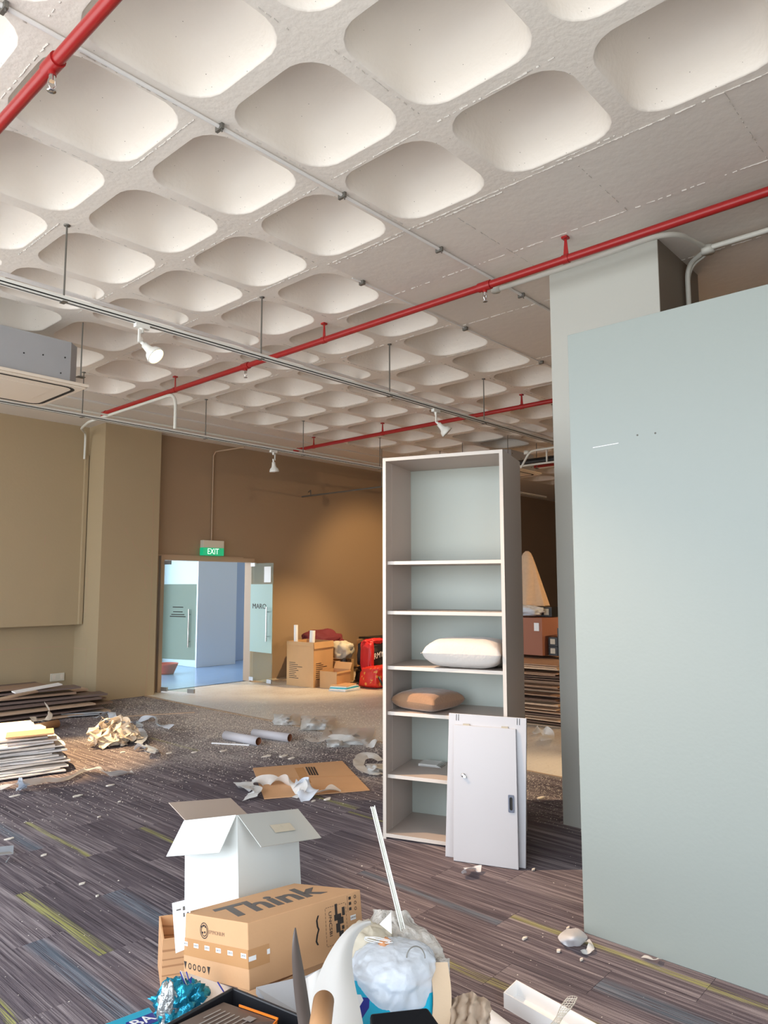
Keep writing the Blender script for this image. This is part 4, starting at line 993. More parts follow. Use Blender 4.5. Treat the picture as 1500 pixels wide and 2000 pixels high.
ribbon([P(470, 1528, .03), P(484, 1536, .05), P(498, 1545, .02), P(488, 1560, .02)], .12, 'torn film piece at the left corner of the cardboard sheet', M['film'], seed=7)
ribbon([P(575, 1535, .05), P(600, 1530, .08), P(610, 1545, .05), P(585, 1560, .02)], .1, 'crumpled film lump on the cardboard sheet', M['film2'], seed=12, curl=1.2)
ribbon([P(745, 1485, .03), P(715, 1475, .05), P(700, 1490, .04), P(712, 1505, .03), P(748, 1512, .02)], .1, 'curled clear film loop beside the bookshelf foot', M['film'], seed=15)
ribbon([P(0, 1540, .02), P(40, 1530, .04), P(90, 1525, .03), P(130, 1522, .02), P(165, 1505, .02), P(190, 1502, .06), P(215, 1512, .03), P(260, 1508, .02)], .09, 'long milky film strip trailing from the plasterboard stack', M['film'], seed=19, curl=.5)
ribbon([P(35, 1525, .10), P(48, 1528, .08), P(42, 1540, .03), P(50, 1535, .05)], .1, 'film tag hanging at the foot of the plasterboard stack', M['film2'], seed=22)
ribbon([P(88, 1372, .28), P(98, 1392, .16), P(92, 1405, .1), P(70, 1408, .1), P(64, 1400, .12), P(78, 1408, .06), P(108, 1416, .02)], .06, 'cream tape curling down over the plank heap', M['cream'], seed=25, curl=.3)
for k, (pts, w, lb) in enumerate((
    ([(185, 1402), (215, 1392), (222, 1405), (240, 1410)], .09, 'white film strip on the floor left of the tape heap'),
    ([(215, 1402), (245, 1408), (272, 1412), (270, 1420)], .08, 'white film strip above the tape heap'),
    ([(272, 1405), (300, 1402), (310, 1415), (335, 1420)], .08, 'white film strip on the floor before the left column'),
    ([(250, 1432), (275, 1428), (282, 1440), (270, 1452)], .08, 'curled gauze strip right of the tape heap'),
    ([(270, 1460), (282, 1456), (300, 1462), (292, 1470)], .10, 'small curled gauze roll right of the tape heap'),
    ([(590, 1425), (615, 1405), (640, 1425), (625, 1450), (600, 1440)], .09, 'clear film loop on the dusty floor before the cartons'),
    ([(640, 1440), (690, 1445), (715, 1455), (735, 1450)], .1, 'clear film strip on the dusty floor near the bookshelf'),
    ([(1040, 1430), (1055, 1425), (1072, 1435), (1068, 1445)], .12, 'clear film scrap on the floor right of the bookshelf'))):
    ribbon([P(u, v, .03+.03*(i % 2)) for i, (u, v) in enumerate(pts)], w, lb, M['film2'] if k in (0, 1, 2, 3, 4) else M['film'], seed=30+k, curl=.7)
ribbon([P(905, 1706, .02), P(912, 1695, .05), P(925, 1697, .02), P(940, 1700, .015)], .05, 'scrap of crumpled film on the carpet before the cabinet door', M['film3'], seed=97, curl=1.0)
for k, (u, v, w_, h_) in enumerate(((622, 1412, 34, .12), (560, 1405, 26, .08), (690, 1438, 40, .09), (735, 1500, 20, .1), (660, 1450, 22, .06))):
    rows = [[P(u+w_*(i/12-.5)*2+5*nz((i, j, k), .7), v+w_*.42*(j/8-.5)*2, .006+h_*math.sin(PI*i/12)*math.sin(PI*j/8)*(.5+abs(nz((i, j, k+3), .55)))) for i in range(13)] for j in range(9)]
    tag(obj('film_wad', MB().sheet(rows, .001), [M['film']]), ['largest clear film wad on the dusty floor before the cartons', 'low clear film wad left of the largest one on the dusty floor', 'wide clear film wad on the dusty floor beside the bookshelf', 'clear film wad against the bookshelf foot', 'small clear film wad right of the tubes'][k], 'plastic', 'film wads on the dusty floor')
# heap of tangled gauze tape
hp = thing('tape_heap', 'tangled heap of cream gauze tape on the carpet', 'tape', P(222, 1450))
rT = random.Random(4); c0 = P(222, 1455)
for k in range(30):
    cx = c0.x+rT.uniform(-.19, .19); cy = c0.y+rT.uniform(-.1, .1); rad = rT.uniform(.06, .13); z0 = .03+rT.random()*.22*(1-abs(cx-c0.x)/.25)
    pts = []; ph0 = rT.uniform(0, 6)
    for i in range(9):
        a = ph0+i*rT.uniform(.7, 1.2); pts.append(Vector((cx+rad*math.cos(a), cy+rad*.8*math.sin(a), max(.02, z0+.05*math.sin(a*1.3+k)))))
    o = ribbon(pts, .055, '', M['cream'], 'tape_loop', seed=50+k, curl=.9, th=.002, lift=.03); 
    for q_ in ('label', 'category'): del o[q_]
    o.parent = hp; o.location = Vector(o['base'])-Vector(hp['base'])
ob = blob((c0.x-.04, c0.y, .06), .11, .09, .06, .5, 2.4, 71); o = obj('tape_core', ob, [M['cream']], hp)
# shards and chips
def shard(u, v, s_, label, m=None, a=0):
    c = P(u, v); mb = MB(); pts = []
    for k in range(6): t = a+2*PI*k/6; r_ = s_*(.5+R.random()*.6); pts.append(c+Vector((math.cos(t)*r_, math.sin(t)*r_*.45, .002)).xyz)
    mb.slab(pts, (0, 0, .008)); tag(obj('plaster_shard', mb, [m or M['chip']]), label, 'shard', 'plaster shards on the floor')
for k, (u, v, s_) in enumerate(((520, 1478, .07), (552, 1478, .07), (570, 1482, .05), (435, 1468, .05), (455, 1454, .05), (150, 1556, .05), (28, 1556, .04), (216, 1535, .04), (18, 1640, .03), (640, 1562, .05), (612, 1566, .03), (1055, 1560, .06), (1042, 1700, .02), (1025, 1835, .018), (1090, 1860, .02), (1135, 1877, .015), (1110, 1815, .015), (85, 1672, .02), (160, 1728, .02), (190, 1752, .015), (193, 1597, .015), (233, 1567, .015), (302, 1470, .05), (330, 1472, .04), (240, 1470, .04), (380, 1470, .04))):
    shard(u, v, s_, 'pale plaster shard on the floor '+('between the tubes and the cardboard sheet' if k in (0, 1, 2, 3, 4) else 'right of the tape heap' if k in (23, 24, 25, 26) else 'before the plasterboard stack at the left' if k in (5, 6, 7, 8, 17, 18, 19, 20, 21, 22) and u < 240 else 'at the front edge of the cardboard sheet' if u in (640, 612) else 'in the shadow right of the leaning cabinet door' if u in (1055, 1042) else 'near the foot of the partition'), a=k)
for k, (a, b_) in enumerate((((415, 1452), (488, 1456)), ((245, 1400), (380, 1392)))):
    p, q_ = P(*a), P(*b_); tag(obj('thin_lath', MB().frame(p+Z*.002, q_-p, (q_-p).cross(Z).normalized()*.025, Z*.01), [M['paper'] if k == 0 else M['wood3']]), ['thin white lath on the carpet before the two tubes', 'thin pale lath on the carpet before the left column'][k], 'lath')
rD = random.Random(99); ch = MB()
def chip(x, y, s_):
    a = rD.uniform(0, 6); c = Vector((x, y, .0005)); t_ = s_*rD.uniform(.2, .5)
    p = [c+Vector((math.cos(a+k*2.1)*s_*rD.uniform(.5, 1), math.sin(a+k*2.1)*s_*rD.uniform(.4, .9), 0)) for k in range(3)]; top = c+Z*t_
    ch.add(p+[top], [(0, 1, 3), (1, 2, 3), (2, 0, 3)])
for _ in range(22000):
    g = rD.random()
    if g < .46: x, y, s_ = rD.gauss(5.2, .75), rD.gauss(7.6, 1.4), rD.uniform(.003, .011)
    elif g < .76: x, y, s_ = rD.gauss(5.6, .9), rD.gauss(5.6, 1.2), rD.uniform(.003, .011)
    elif g < .79: x, y, s_ = rD.gauss(3.8, .8), rD.gauss(6.5, .8), rD.uniform(.003, .009)
    elif g < .815: x, y, s_ = rD.gauss(2.7, .5), rD.gauss(5.7, .5), rD.uniform(.003, .009)
    elif g < .93: x, y, s_ = rD.gauss(5.1, .45), rD.gauss(3.0, .55), rD.uniform(.003, .009)
    else: x, y, s_ = rD.uniform(1, 5.5), rD.uniform(.8, 8), rD.uniform(.0015, .006)
    if 4.7 < x < 5.8 and y > 9.7 or y > 9.8: continue
    if 3.2 < x < 4.4 and 2.2 < y < 3.6 or 4.5 < x < 5.3 and 1.69 < y < 2.5: continue
    if x > 3.1 and y < 1.7: continue
    chip(x, y, s_)
tag(obj('plaster_chips', ch, [M['chip']], loc=(0, 0, 0)), 'plaster crumbs and chips strewn over carpet and hard floor', 'debris', kind='stuff')
# metal bracket at left edge, plastic scrap by the partition
mb = MB().frame(P(-30, 1674, .05), P(26, 1668, .05)-P(-30, 1674, .05), (.0, .05, 0), (0, 0, .003)).frame(P(-30, 1674, .0), P(26, 1668, .0)-P(-30, 1674, .0), (.0, .003, 0), (0, 0, .05)).tube([P(18, 1675, .04), P(12, 1684, 0.003)], .004, 6)
tag(obj('metal_bracket', mb, [M['galv']]), 'short grey metal bracket on the carpet at the left edge', 'bracket')
rows = [[P(1118+(28*(i/5-1))*(1-.35*abs(j/3.5-1)**2.5)+3*nz((i, j, 4), .6), 1831+18*(j/3.5-1)*(1-.3*abs(i/5-1)**2.5)+3*nz((j, i, 8), .6), .012+.05*math.sin(PI*i/10)*math.sin(PI*j/7)+.012*nz((i, j, 0), .7)) for i in range(11)] for j in range(8)]
tag(obj('plastic_cup_scrap', MB().sheet(rows, .001), [M['film3']]), 'crushed milky plastic scrap at the foot of the partition corner', 'plastic')
ribbon([P(1145, 1838, .01), P(1155, 1846, .02), P(1148, 1858, .01), P(1135, 1858, .01)], .03, 'brown film scrap beside the crushed plastic', M['film'], seed=91)
ribbon([P(1255, 1868, .01), P(1275, 1874, .02), P(1288, 1872, .01)], .02, 'film scrap at the foot of the partition', M['film'], seed=93)

# ================================================================ FOREGROUND HEAP
def obox(o, R3, d, t, m, th=.004, name='body'): pass
# white open box
wo_ = PD(468, 1850, 3.42); wax, way, waz = Vector((.977, .12, -.176)), Vector((-.16, .959, -.234)), Vector((.141, .257, .956))
wd, wl, wh = .388, .327, .49
wbt = thing('white_box', 'open white cardboard box with folded-out flaps behind the printed carton', 'box', wo_)
b = MB(); tt = .004
b.frame(wo_, wax*wd, way*tt, waz*wh); b.frame(wo_+way*(wl-tt), wax*wd, way*tt, waz*wh); b.frame(wo_+way*tt, wax*tt, way*(wl-2*tt), waz*wh); b.frame(wo_+wax*(wd-tt)+way*tt, wax*tt, way*(wl-2*tt), waz*wh); b.frame(wo_+wax*tt+way*tt, wax*(wd-2*tt), way*(wl-2*tt), waz*tt)
obj('body', b, [M['whitecard']], wbt)
rim0 = wo_+waz*wh
def flap(p, e, d, name='flap', m=None, lab=None, parent=wbt, th=.003):
    mb = MB().frame(p, e, d, e.cross(d).normalized()*th); f_ = obj(name, mb, [m or M['whitecard']], parent)
    if lab: tags_child(f_, lab)
    return f_
flap(rim0-wax*.004, way*wl, (-wax*.55-waz*.8+way*.02).normalized()*.165)
f_ = flap(rim0-way*.004+waz*.001, wax*wd, (-way*.62-waz*.62).normalized()*.185, m=M['greycard'], lab='grey-lined flap with a tape patch')
e0 = rim0-way*.004; fd = (-way*.62-waz*.62).normalized()
nf = wax.cross(fd).normalized(); nf = nf if nf.dot(CAM-e0) > 0 else -nf
obj('tape_patch', MB().frame(e0+wax*.13+fd*.08+nf*.0045, wax*.13, fd*.045, nf*.0006), [M['offwhite']], f_)
flap(rim0+way*(wl), wax*wd, (way*.75+waz*.55).normalized()*.14, m=M['wb_in'], lab='pinkish back flap with torn tape')
# printed carton (fitted pose)
TO = Vector((1.546, 1.999, .285)); TX, TY, TZ = Vector((.996, -.029, -.086)), Vector((.011, .979, -.203)), Vector((.09, .201, .975))
td, tw, th_ = .527, .398, .198
tb = thing('printed_carton', 'brown carton printed Think, taped shut, on top of the foreground heap', 'box', TO)
obj('body', MB().frame(TO, TX*td, TY*tw, TZ*th_), [M['card']], tb, bevel=.003)
def tp(a, b_, face):   # point on face: 'top' (x,y), 'front' (x,z) long face at y=0, 'left' (y,z) face at x=0
    if face == 'top': return TO+TX*a+TY*b_+TZ*(th_+.0006)
    if face == 'front': return TO+TX*a+TZ*b_-TY*.0006
    return TO+TY*a+TZ*b_-TX*.0006
lt = text('lettering', 'Think', tp(.225, .20, 'top'), TX*.995-TY*.04, TY, .25, M['ink'], tb, .0005, .45, scale=(.745, 1.08), bold=.0075)
# tape band round the left face and onto the front
obj('packing_tape', MB().frame(tp(0, .062, 'left')+TX*.0002, TY*tw, TZ*.056, -TX*.0006).frame(tp(0, .062, 'front')+TY*.0002, TX*.085, TZ*.056, -TY*.0006), [M['tape']], tb)
sl = MB()
for k, a in enumerate((.005, .075, .145, .215, .285, .362)): sl.frame(tp(.40-a-.028-.0, .092, 'left')-TX*.0008, TY*.030, TZ*.014, -TX*.0004)
sl.frame(tp(.0, .084, 'front')-TY*.0008, TX*.03, TZ*.014, -TY*.0004); sl.frame(tp(.075, .088, 'front')-TY*.0008, TX*.012, TZ*.015, -TY*.0004)
sl.frame(tp(.465, .105, 'front')-TY*.0008, TX*.028, TZ*.016, -TY*.0004)
obj('white_label', sl, [M['paper']], tb)
for a in (.005, .075, .145, .215, .285, .362): text('label_print', 'LENOVO', tp(.40-a-.013, .099, 'left')-TX*.0014, -TY, TZ, .0085, M['ink'], tb, .0002, scale=(.8, 1))
text('label_print', 'LENOVO', tp(.479, .113, 'front')-TY*.0014, TX, TZ, .009, M['ink'], tb, .0002, scale=(.75, 1))
lf = -TY   # reading direction on left face (seen from -X): right is -Y
text('lettering', 'EPYMONIUM', tp(.183, .150, 'left'), lf, TZ, .017, M['inkf'], tb, .0003)
text('lettering', 'UNCSBI', tp(.365, .115, 'front'), -TZ, TX, .024, M['inkd'], tb, .0003, scale=(1, .8))
cr_ = MB()
def disc(c, ax, ay, r, th2=.0004, ring=None, n=20):
    ax, ay = ax.normalized(), ay.normalized(); nn = ax.cross(ay)*th2
    pts = [c+ax*math.cos(2*PI*k/n)*r+ay*math.sin(2*PI*k/n)*r for k in range(n)]
    if ring is None: cr_.slab(pts, nn)
    else:
        p2 = [c+ax*math.cos(2*PI*k/n)*ring+ay*math.sin(2*PI*k/n)*ring for k in range(n)]
        cr_.grid([[q+nn for q in pts+pts[:1]], [q+nn for q in p2+p2[:1]]], 0, False)
disc(tp(.26, .152, 'left'), lf, TZ, .026, ring=.023); disc(tp(.26, .152, 'left'), lf, TZ, .019, ring=.016)
for a, b_ in ((-.012, .01), (.0, .012), (.012, .008), (-.008, -.008), (.006, -.01)): cr_.frame(tp(.26+a, .152+b_, 'left'), TY*.008, TZ*.006, -TX*.0004)
for k in range(6):
    c = tp(.385-k*.03, .03, 'left')
    if k in (0, 5): cr_.slab([c+TZ*.012-TY*.009, c+TZ*.012+TY*.009, c-TZ*.012], -TX*.0004)
    else: disc(c, lf, TZ, .010, ring=.0065)
# forklift-like pictogram in dashed frame and small icons on the front face
for (a0, b0, w, h) in ((.385, .10, .035, .02), (.39, .12, .012, .035), (.40, .085, .03, .022), (.392, .06, .02, .03), (.405, .045, .022, .018), (.425, .11, .014, .028), (.42, .066, .012, .012)): cr_.frame(tp(a0, b0+.02, 'front'), TX*w, TZ*h, -TY*.0004)
for k in range(9):
    for zz in (.045, .17): cr_.frame(tp(.345+k*.011, zz, 'front'), TX*.007, TZ*.0012, -TY*.0004)
for k in range(10):
    for xx in (.342, .445): cr_.frame(tp(xx, .048+k*.0125, 'front'), TX*.0012, TZ*.008, -TY*.0004)
for k in range(3):
    cr_.frame(tp(.462, .185-k*.018, 'front'), TX*.012, TZ*-.010, -TY*.0004); disc(tp(.495, .18-k*.02, 'front'), TX, TZ, .006, ring=.004)
cr_.frame(tp(.455, .135, 'front'), TX*.001, TZ*.055, -TY*.0004)
obj('printed_symbols', cr_, [M['inkd']], tb)
hh = MB(); path = [(.305, .155), (.297, .14), (.299, .12), (.304, .11), (.296, .095), (.290, .075), (.297, .062)]
for (a, b_), (a2, b2) in zip(path[:-1], path[1:]): hh.frame(tp(a, b_, 'front'), TX*(a2-a)+TZ*(b2-b_), TX*.007, -TY*.0006)
obj('hand_hole', hh, [M['black']], tb)
# wood-print case
wc_ = P(315, 1940, 0); wx, wy = Vector((.86, -.50, 0)).normalized(), Vector((.45, .89, 0)).normalized()
wcs = carton('wood_print_case', 'open wood-print cardboard case on the carpet under the printed carton', wc_, wx*.30, wy*.22, .20, M['woodcase'], th=.006)
# white sheet under carton, paper with print behind
def q2(a, b_, c, t): return (a[0]*(1-t)**2+b_[0]*2*t*(1-t)+c[0]*t*t, a[1]*(1-t)**2+b_[1]*2*t*(1-t)+c[1]*t*t)
rows = []
for j in range(7):
    f = j/6; r_ = []
    for i in range(11):
        t = i/10; a = (352+134*t, 1896+44*t); b_ = q2((354, 1898), (392, 2010), (482, 1948), t)
        r_.append(PD(a[0]*(1-f)+b_[0]*f, a[1]*(1-f)+b_[1]*f, 2.97-.13*f-.02*math.sin(PI*t)))
    rows.append(r_)
tag(obj('white_paper_sheet', MB().sheet(rows, .002), [M['paper']]), 'white paper sheet with dark strokes curling out below the printed carton', 'paper')
ps = bpy.data.objects['white_paper_sheet']
st_ = MB()
st_.tube([PD(352, 1898, 2.83), PD(362, 1925, 2.82), PD(372, 1926, 2.81), PD(374, 1908, 2.82)], .002, 6).tube([PD(364, 1898, 2.83), PD(368, 1912, 2.82), PD(376, 1924, 2.81)], .002, 6).tube([PD(425, 1918, 2.80), PD(442, 1945, 2.79)], .0022, 6)
obj('printed_strokes', st_, [M['navy']], ps)
tg = thing('labelled_paper', 'white printed paper upright behind the left of the printed carton', 'paper', PD(340, 1850, 3.2))
q0, q1, q2, q3 = PD(343, 1862, 3.16), PD(372, 1850, 3.14), PD(372, 1755, 3.1), PD(336, 1764, 3.12)
obj('sheet', MB().slab([q0, q1, q2, q3], ray(340, 1850).normalized()*.003), [M['paper']], tg)
pr = MB()
for a, b_, w, h in ((.2, .15, .25, .03), (.55, .12, .12, .08), (.55, .25, .08, .08), (.75, .25, .1, .1), (.6, .6, .12, .12), (.6, .75, .1, .03)):
    o_ = q3+(q2-q3)*a+(q0-q3)*b_-ray(340, 1850).normalized()*.001; pr.frame(o_, (q2-q3)*w, (q0-q3)*h, -ray(340, 1850).normalized()*.0006)
obj('print', pr, [M['ink']], tg)
# foil bags, cyan pack with lettering
tag(obj('foil_bag', blob(PD(352, 1968, 2.86), .075, .07, .075, .45, 2.6, 81), [M['foil']]), 'crumpled shiny blue foil bag in front of the wood-print case', 'bag')
tag(obj('foil_bag', blob(PD(327, 1985, 2.82), .028, .03, .09, .3, 2.6, 83), [M['silver']]), 'crumpled silver foil at the left of the blue foil bag', 'bag')
ca, cb_, cc = PD(292, 1966, 2.72), PD(180, 2008, 2.60), PD(312, 1995, 2.62)
cy_ = thing('cyan_pack', 'bright cyan pack with white lettering at the bottom edge, left of the black tray', 'pack', cb_)
ax1 = (ca-cb_); ay1 = (ca-cc); nn = ax1.cross(ay1).normalized(); nn = nn if nn.z > 0 else -nn
obj('pack_body', MB().frame(cb_-ay1, ax1, ay1, -nn*.05), [M['cyan']], cy_, bevel=.004)
obj('navy_patch', MB().frame(cb_-ay1*.95+ax1*.5+nn*.0006, ax1*.48, ay1*.55, nn*.0006), [M['navy']], cy_)
text('lettering', 'BA', cb_-ay1*.66+ax1*.76+nn*.0016, ax1, ay1, .058, M['paper'], cy_, .0006)
# black tray with carton inside
def quadbox(c, h, m, th=.006): pass
TR = [PD(455, 1932, 2.72), PD(600, 1992, 2.52), PD(455, 2120, 2.22), PD(280, 2030, 2.45)]
tr = thing('black_tray', 'black plastic tray with thin raised rim at the bottom of the heap', 'tray', TR[0]-Z*.08)
mb = MB()
for a, b_ in zip(TR, TR[1:]+TR[:1]):
    d = (b_-a); inn = Z.cross(d).normalized(); inn = inn if inn.dot((TR[0]+TR[2])/2-a) > 0 else -inn
    mb.frame(a-Z*.07, d, inn*.006, Z*.07); mb.tube([a, b_], .006, 8)
mb.slab([p-Z*.075 for p in TR], Z*.005)
obj('tray_shell', mb, [M['trayb']], tr)
KO = [PD(437, 1956, 2.66), PD(540, 1992, 2.48), PD(450, 2100, 2.25), PD(320, 2012, 2.45)]
kb = thing('dark_carton', 'flat dark brown carton with orange edge lying in the black tray', 'box', KO[0]-Z*.05)
obj('lid', MB().slab([p-Z*.03 for p in KO], Z*.028), [M['darkbox']], kb)
obj('orange_edge', MB().frame(KO[0]+(KO[1]-KO[0])*.3, (KO[1]-KO[0])*.72, Z*.006, (KO[0]-KO[3]).normalized()*.004).frame(KO[1]-Z*.028, (KO[2]-KO[1]), (KO[1]-KO[0]).normalized()*.004, Z*.03), [M['orange']], kb)
pr = MB(); e1, e2 = (KO[3]-KO[0]), (KO[1]-KO[0])
for k in range(7):
    w = (.3, .5, .45, .55, .4, .5, .3)[k]; pr.frame(KO[0]+e1*.2+e2*(.15+.09*k)+Z*.0004, e1*w, e2*.02, Z*.0004)
pr.frame(KO[0]+e1*.12+e2*.62+Z*.0004, e1*.12, e2*.14, Z*.0004)
obj('small_print', pr, [M['galv']], kb)
# dark curved strip
def bez(p, n=16):
    out = []
    for i in range(n+1):
        t = i/n; q = [Vector(x) for x in p]
        while len(q) > 1: q = [a*(1-t)+b_*t for a, b_ in zip(q[:-1], q[1:])]
        out.append(q[0])
    return out
Lc = bez([PD(576, 1813, 2.50), PD(566, 1850, 2.48), PD(570, 1930, 2.44), PD(588, 2030, 2.36)]); Rc = bez([PD(577, 1812, 2.50), PD(585, 1860, 2.49), PD(600, 1920, 2.46), PD(612, 2030, 2.36)])
tag(obj('rubber_strip', MB().sheet([[a*(1-f)+b_*f+ray(590, 1900).normalized()*(-.008*math.sin(PI*f)) for f in (0, .25, .5, .75, 1)] for a, b_ in zip(Lc, Rc)], .003), [M['strip']]), 'dark pointed rubber strip standing against the printed carton', 'strip')
# rolled vinyl sheet, tube inside
A_ = bez([PD(722, 1798, 2.75), PD(668, 1795, 2.70), PD(640, 1870, 2.62), PD(602, 1915, 2.58), PD(596, 2040, 2.45)], 20)
B_ = bez([PD(725, 1806, 2.78), PD(690, 1812, 2.72), PD(655, 1880, 2.60), PD(720, 1960, 2.5), PD(712, 2060, 2.35)], 20)
tag(obj('vinyl_sheet', MB().sheet([[a*(1-f)+b_*f+ray(660, 1900).normalized()*(-.035*math.sin(PI*f)) for f in [k/8 for k in range(9)]] for a, b_ in zip(A_, B_)], .0025), [M['vinyl']]), 'white vinyl sheet curling up over the heap right of the printed carton', 'sheet')
roll(PD(632, 1955, 2.30), PD(618, 2060, 2.12), .028, 'kraft tube standing inside the curled white vinyl', M['kraft'])
t_ = MB().sheet([[PD(592+6*i, 1915+j*16-i*4, 2.66-.02*j+.01*math.sin(i)) for i in range(8)] for j in range(7)], .002)
tag(obj('grey_sheet', t_, [M['vinyl']]), 'pale sheet lying under the printed carton corner behind the vinyl', 'sheet')
mb = MB().slab([PD(500, 1928, 2.80), PD(600, 1905, 2.78), PD(650, 1880, 2.75), PD(640, 2010, 2.6), PD(560, 2010, 2.6)], -Z*.02)
tag(obj('grey_board', mb, [M['acgrey']]), 'blue-grey board lying under the printed carton', 'board')
# support crates hidden in the heap
hc = carton('support_carton', 'brown carton mostly hidden under the printed carton', (1.72, 2.10, 0), (.30, -.02, 0), (.02, .22, 0), .20, M['card'], open_top=False)
# cyan pack, milky bag, bubble wrap, kraft strip
cp0 = PD(690, 1925, 2.68)
cpk = thing('cyan_carton', 'cyan and navy printed pack under the milky plastic bag', 'pack', PD(765, 1990, 2.6))
K = [PD(688, 1915, 2.66), PD(848, 1928, 2.70), PD(846, 1990, 2.66), PD(690, 2010, 2.56)]
dz = ray(770, 1950).normalized()*.06
obj('pack_body', MB().slab(K, dz), [M['cyan']], cpk)
nf2 = -ray(770, 1950).normalized()*.0012
def kk(a, b_): return (K[0]*(1-a)+K[1]*a)*(1-b_)+(K[3]*(1-a)+K[2]*a)*b_
obj('navy_patch', MB().slab([kk(.02, .35)+nf2, kk(.32, .38)+nf2, kk(.30, .85)+nf2, kk(.02, .85)+nf2], nf2), [M['navy']], cpk)
obj('white_patch', MB().slab([kk(.0, .3)+nf2*2, kk(.1, .3)+nf2*2, kk(.13, .42)+nf2*2, kk(.06, .62)+nf2*2, kk(.0, .7)+nf2*2], nf2), [M['paper']], cpk)
obj('edge_stripe', MB().slab([kk(.985, .1)+nf2, kk(1.01, .1)+nf2, kk(1.01, .95)+nf2, kk(.985, .95)+nf2], nf2), [M['inkd']], cpk)
text('lettering', 'R', kk(.42, .86)+nf2*1.5, K[1]-K[0], K[0]-K[3], .05, M['navy'], cpk, .0005)
tag(obj('milky_bag', blob(PD(770, 1908, 2.74), .145, .13, .088, .10, 1.5, 101, n=64, flat=False, ridge=.028), [M['film2']]), 'inflated milky plastic bag on top of the cyan pack', 'bag')
tag(obj('beige_bag', blob(PD(722, 1858, 2.84), .085, .08, .085, .22, 1.7, 103, n=26, flat=False), [M['offwhite']]), 'beige paper bag squeezed behind the milky plastic bag', 'bag')
tag(obj('paper_cone', MB().slab([PD(741, 1805, 2.74), PD(764, 1781, 2.76), PD(765, 1824, 2.72)], ray(755, 1800).normalized()*.003), [M['paper']]), 'white paper triangle sticking out of the heap', 'paper')
tag(obj('orange_wrapper', blob(PD(752, 1842, 2.72), .022, .014, .013, .3, 2, 105, n=14, flat=False), [M['wrapper']]), 'small orange and brown wrapper on the milky bag', 'wrapper')
tag(obj('string_coil', MB().tube([PD(712+26*(1+math.cos(a*.9))*(1+.1*math.sin(a*3)), 1836+6*math.sin(a), 2.735-.004*a) for a in [k*.45 for k in range(34)]], .0014, 6), [M['paper']]), 'loose coil of white string on the beige bag', 'string')
def crumple(us, vs, d0, nu, nv, amp, f, seed, tilt=.0, curve=.1):
    rows = []
    for j in range(nv+1):
        r_ = []
        for i in range(nu+1):
            a, b_ = i/nu, j/nv
            u = us[0](b_)*(1-a)+us[1](b_)*a; v = vs(a, b_)
            r_.append(PD(u, v, d0+tilt*b_-curve*math.sin(PI*a)*math.sin(PI*b_)+amp*nz((a*f, b_*f, seed), 1.0)+amp*.5*nz((a*f*3, b_*f*3, seed), 1.0)))
        rows.append(r_)
    return MB().sheet(rows, .002)
def wr_edge(b_):
    K_ = ((0, 796), (.12, 806), (.22, 812), (.26, 826), (.4, 848), (.6, 864), (.8, 872), (1, 878))
    for (b0, u0), (b1, u1) in zip(K_[:-1], K_[1:]):
        if b_ <= b1+1e-6: return u0+(u1-u0)*(b_-b0)/(b1-b0)+4*nz((b_*16, 3, 0))
m = crumple((lambda b_: 728-14*b_+6*nz((b_*9, 0, 0)), wr_edge), lambda a, b_: 1776+130*b_+a*(4-8*b_)+5*nz((a*6, 2, 1)), 2.95, 30, 30, .04, 5, 3, tilt=-.12, curve=.06)
tag(obj('bubble_wrap', m, [M['bubble']]), 'sheet of translucent bubble wrap draped behind the milky bag', 'wrap')
m = crumple((lambda b_: 852+3*nz((b_*9, 7, 0)), lambda b_: 878+6*nz((b_*22, 9, 0))), lambda a, b_: 1872+52*b_, 2.82, 8, 22, .02, 6, 13, tilt=-.02, curve=.02)
tag(obj('wrap_fringe', m, [M['bubble']]), 'frayed fringe of bubble wrap hanging at the right of the heap', 'wrap')
m = MB().sheet([[PD(838+36*a+8*math.sin(b_*3), 1880+140*b_, 2.72-.1*b_) for a in (0, .5, 1)] for b_ in [k/10 for k in range(11)]], .004)
tag(obj('kraft_strip', m, [M['palekraft']]), 'upright tan cardboard strip right of the cyan pack', 'cardboard')
m = MB().tube([PD(812+18*math.cos(a), 1872+24*math.sin(a), 2.66) for a in [PI+k*PI/16 for k in range(17)]], .002, 6)
tag(obj('wire_loop', m, [M['rod']]), 'thin wire loop arching over the milky bag', 'wire')
LQ = [PD(722, 1978, 2.42), PD(835, 1966, 2.50), PD(880, 2030, 2.40), PD(735, 2060, 2.30)]
lp_ = obj('black_case', MB().slab([p-Z*.0 for p in LQ], -Z*.04), [M['laptop']], bevel=.008)
tag(lp_, 'flat navy-black case lying at the bottom edge of the heap', 'case')
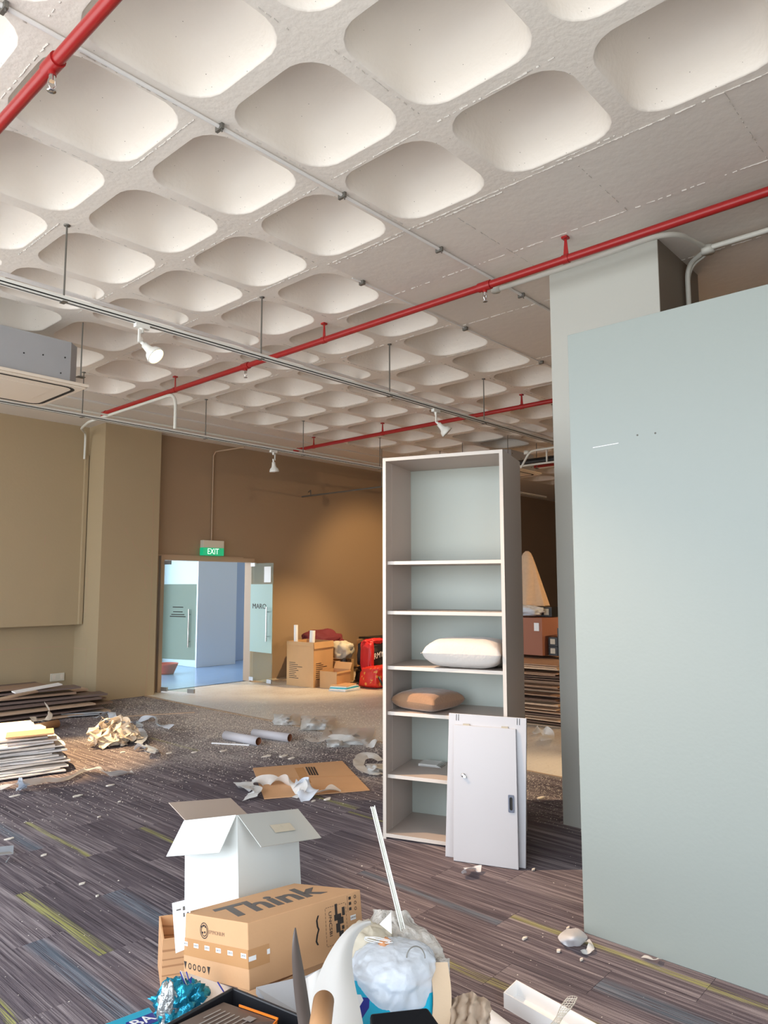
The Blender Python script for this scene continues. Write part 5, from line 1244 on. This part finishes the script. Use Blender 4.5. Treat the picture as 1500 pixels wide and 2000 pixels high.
# white pole
a, b_ = PD(724, 1578, 3.02), PD(790, 1850, 2.86)
d = (b_-a).normalized(); s_ = d.cross(ray(750, 1700)).normalized()*.018; n_ = s_.cross(d).normalized()*.014
if n_.dot(CAM-a) < 0: n_ = -n_
pp = thing('white_channel', 'white metal channel leaning upright out of the heap toward the bookshelf', 'channel', b_)
obj('channel_web', MB().frame(a, b_-a, s_, n_*.2), [M['white']], pp)
obj('channel_rib', MB().frame(a, b_-a, s_*.18, n_*.9), [M['white']], pp); obj('channel_rib', MB().frame(a+s_*.82, b_-a, s_*.18, n_*.9), [M['white']], pp); obj('channel_rib', MB().frame(a+s_*.42, b_-a, s_*.12, n_*.6), [M['white']], pp)
# right bottom: beige cloth, paper rolls, white tray box, net sleeve
rows = [[PD(874+84*i/24+6*nz((j, i, 3), .5), 1950+64*j/12-22*math.sin(PI*i/24)+10+6*nz((i, j, 9), .3), 2.70-.10*j/12+.018*math.sin(i*1.1+j*.25+2*nz((i, j, 2), .3))+.012*nz((i, j, 5), .6)) for i in range(25)] for j in range(13)]
tag(obj('beige_cloth', MB().sheet(rows, .003), [M['beige']]), 'crumpled sheer beige cloth on the carpet right of the heap', 'cloth')
tag(obj('paper_roll', MB().tube([P(930, 1978, .04), P(1010, 2040, .04)], .04, 20), [M['paper']]), 'thick white paper roll at the bottom edge beside the white tray box', 'roll')
tag(obj('paper_roll', MB().tube([P(880, 1995, .03), P(930, 2050, .03)], .03, 20), [M['offwhite']]), 'short cream paper roll left of the thick white roll', 'roll')
w0, w1, w2 = P(984, 1968, .0), P(1000, 1952, 0), P(1100, 2010, .0)
tb2 = carton('white_tray_box', 'long white open box on the carpet at the bottom edge', w0, (w2-w1)*1.6, (w1-w0)*1.6, .055, M['paper'], th=.004)
rows = []
for i in range(18):
    s_ = i/17; u = 1118-52*s_; v = 1948+80*s_; r_ = []
    for j in range(12):
        a = 2*PI*(j+.5*(i % 2))/12; r_.append(PD(u+(12+3*math.sin(s_*9))*math.cos(a)*.8, v+3*math.sin(a), 2.72-.15*s_+.012*math.sin(a)))
    rows.append(r_)
ns = tag(obj('foam_net_sleeve', MB().grid(rows, 0, False, True), [M['net']]), 'pale foam net sleeve curling up at the bottom edge by the white box', 'net')
wf_ = ns.modifiers.new('wire', 'WIREFRAME'); wf_.thickness = .0013
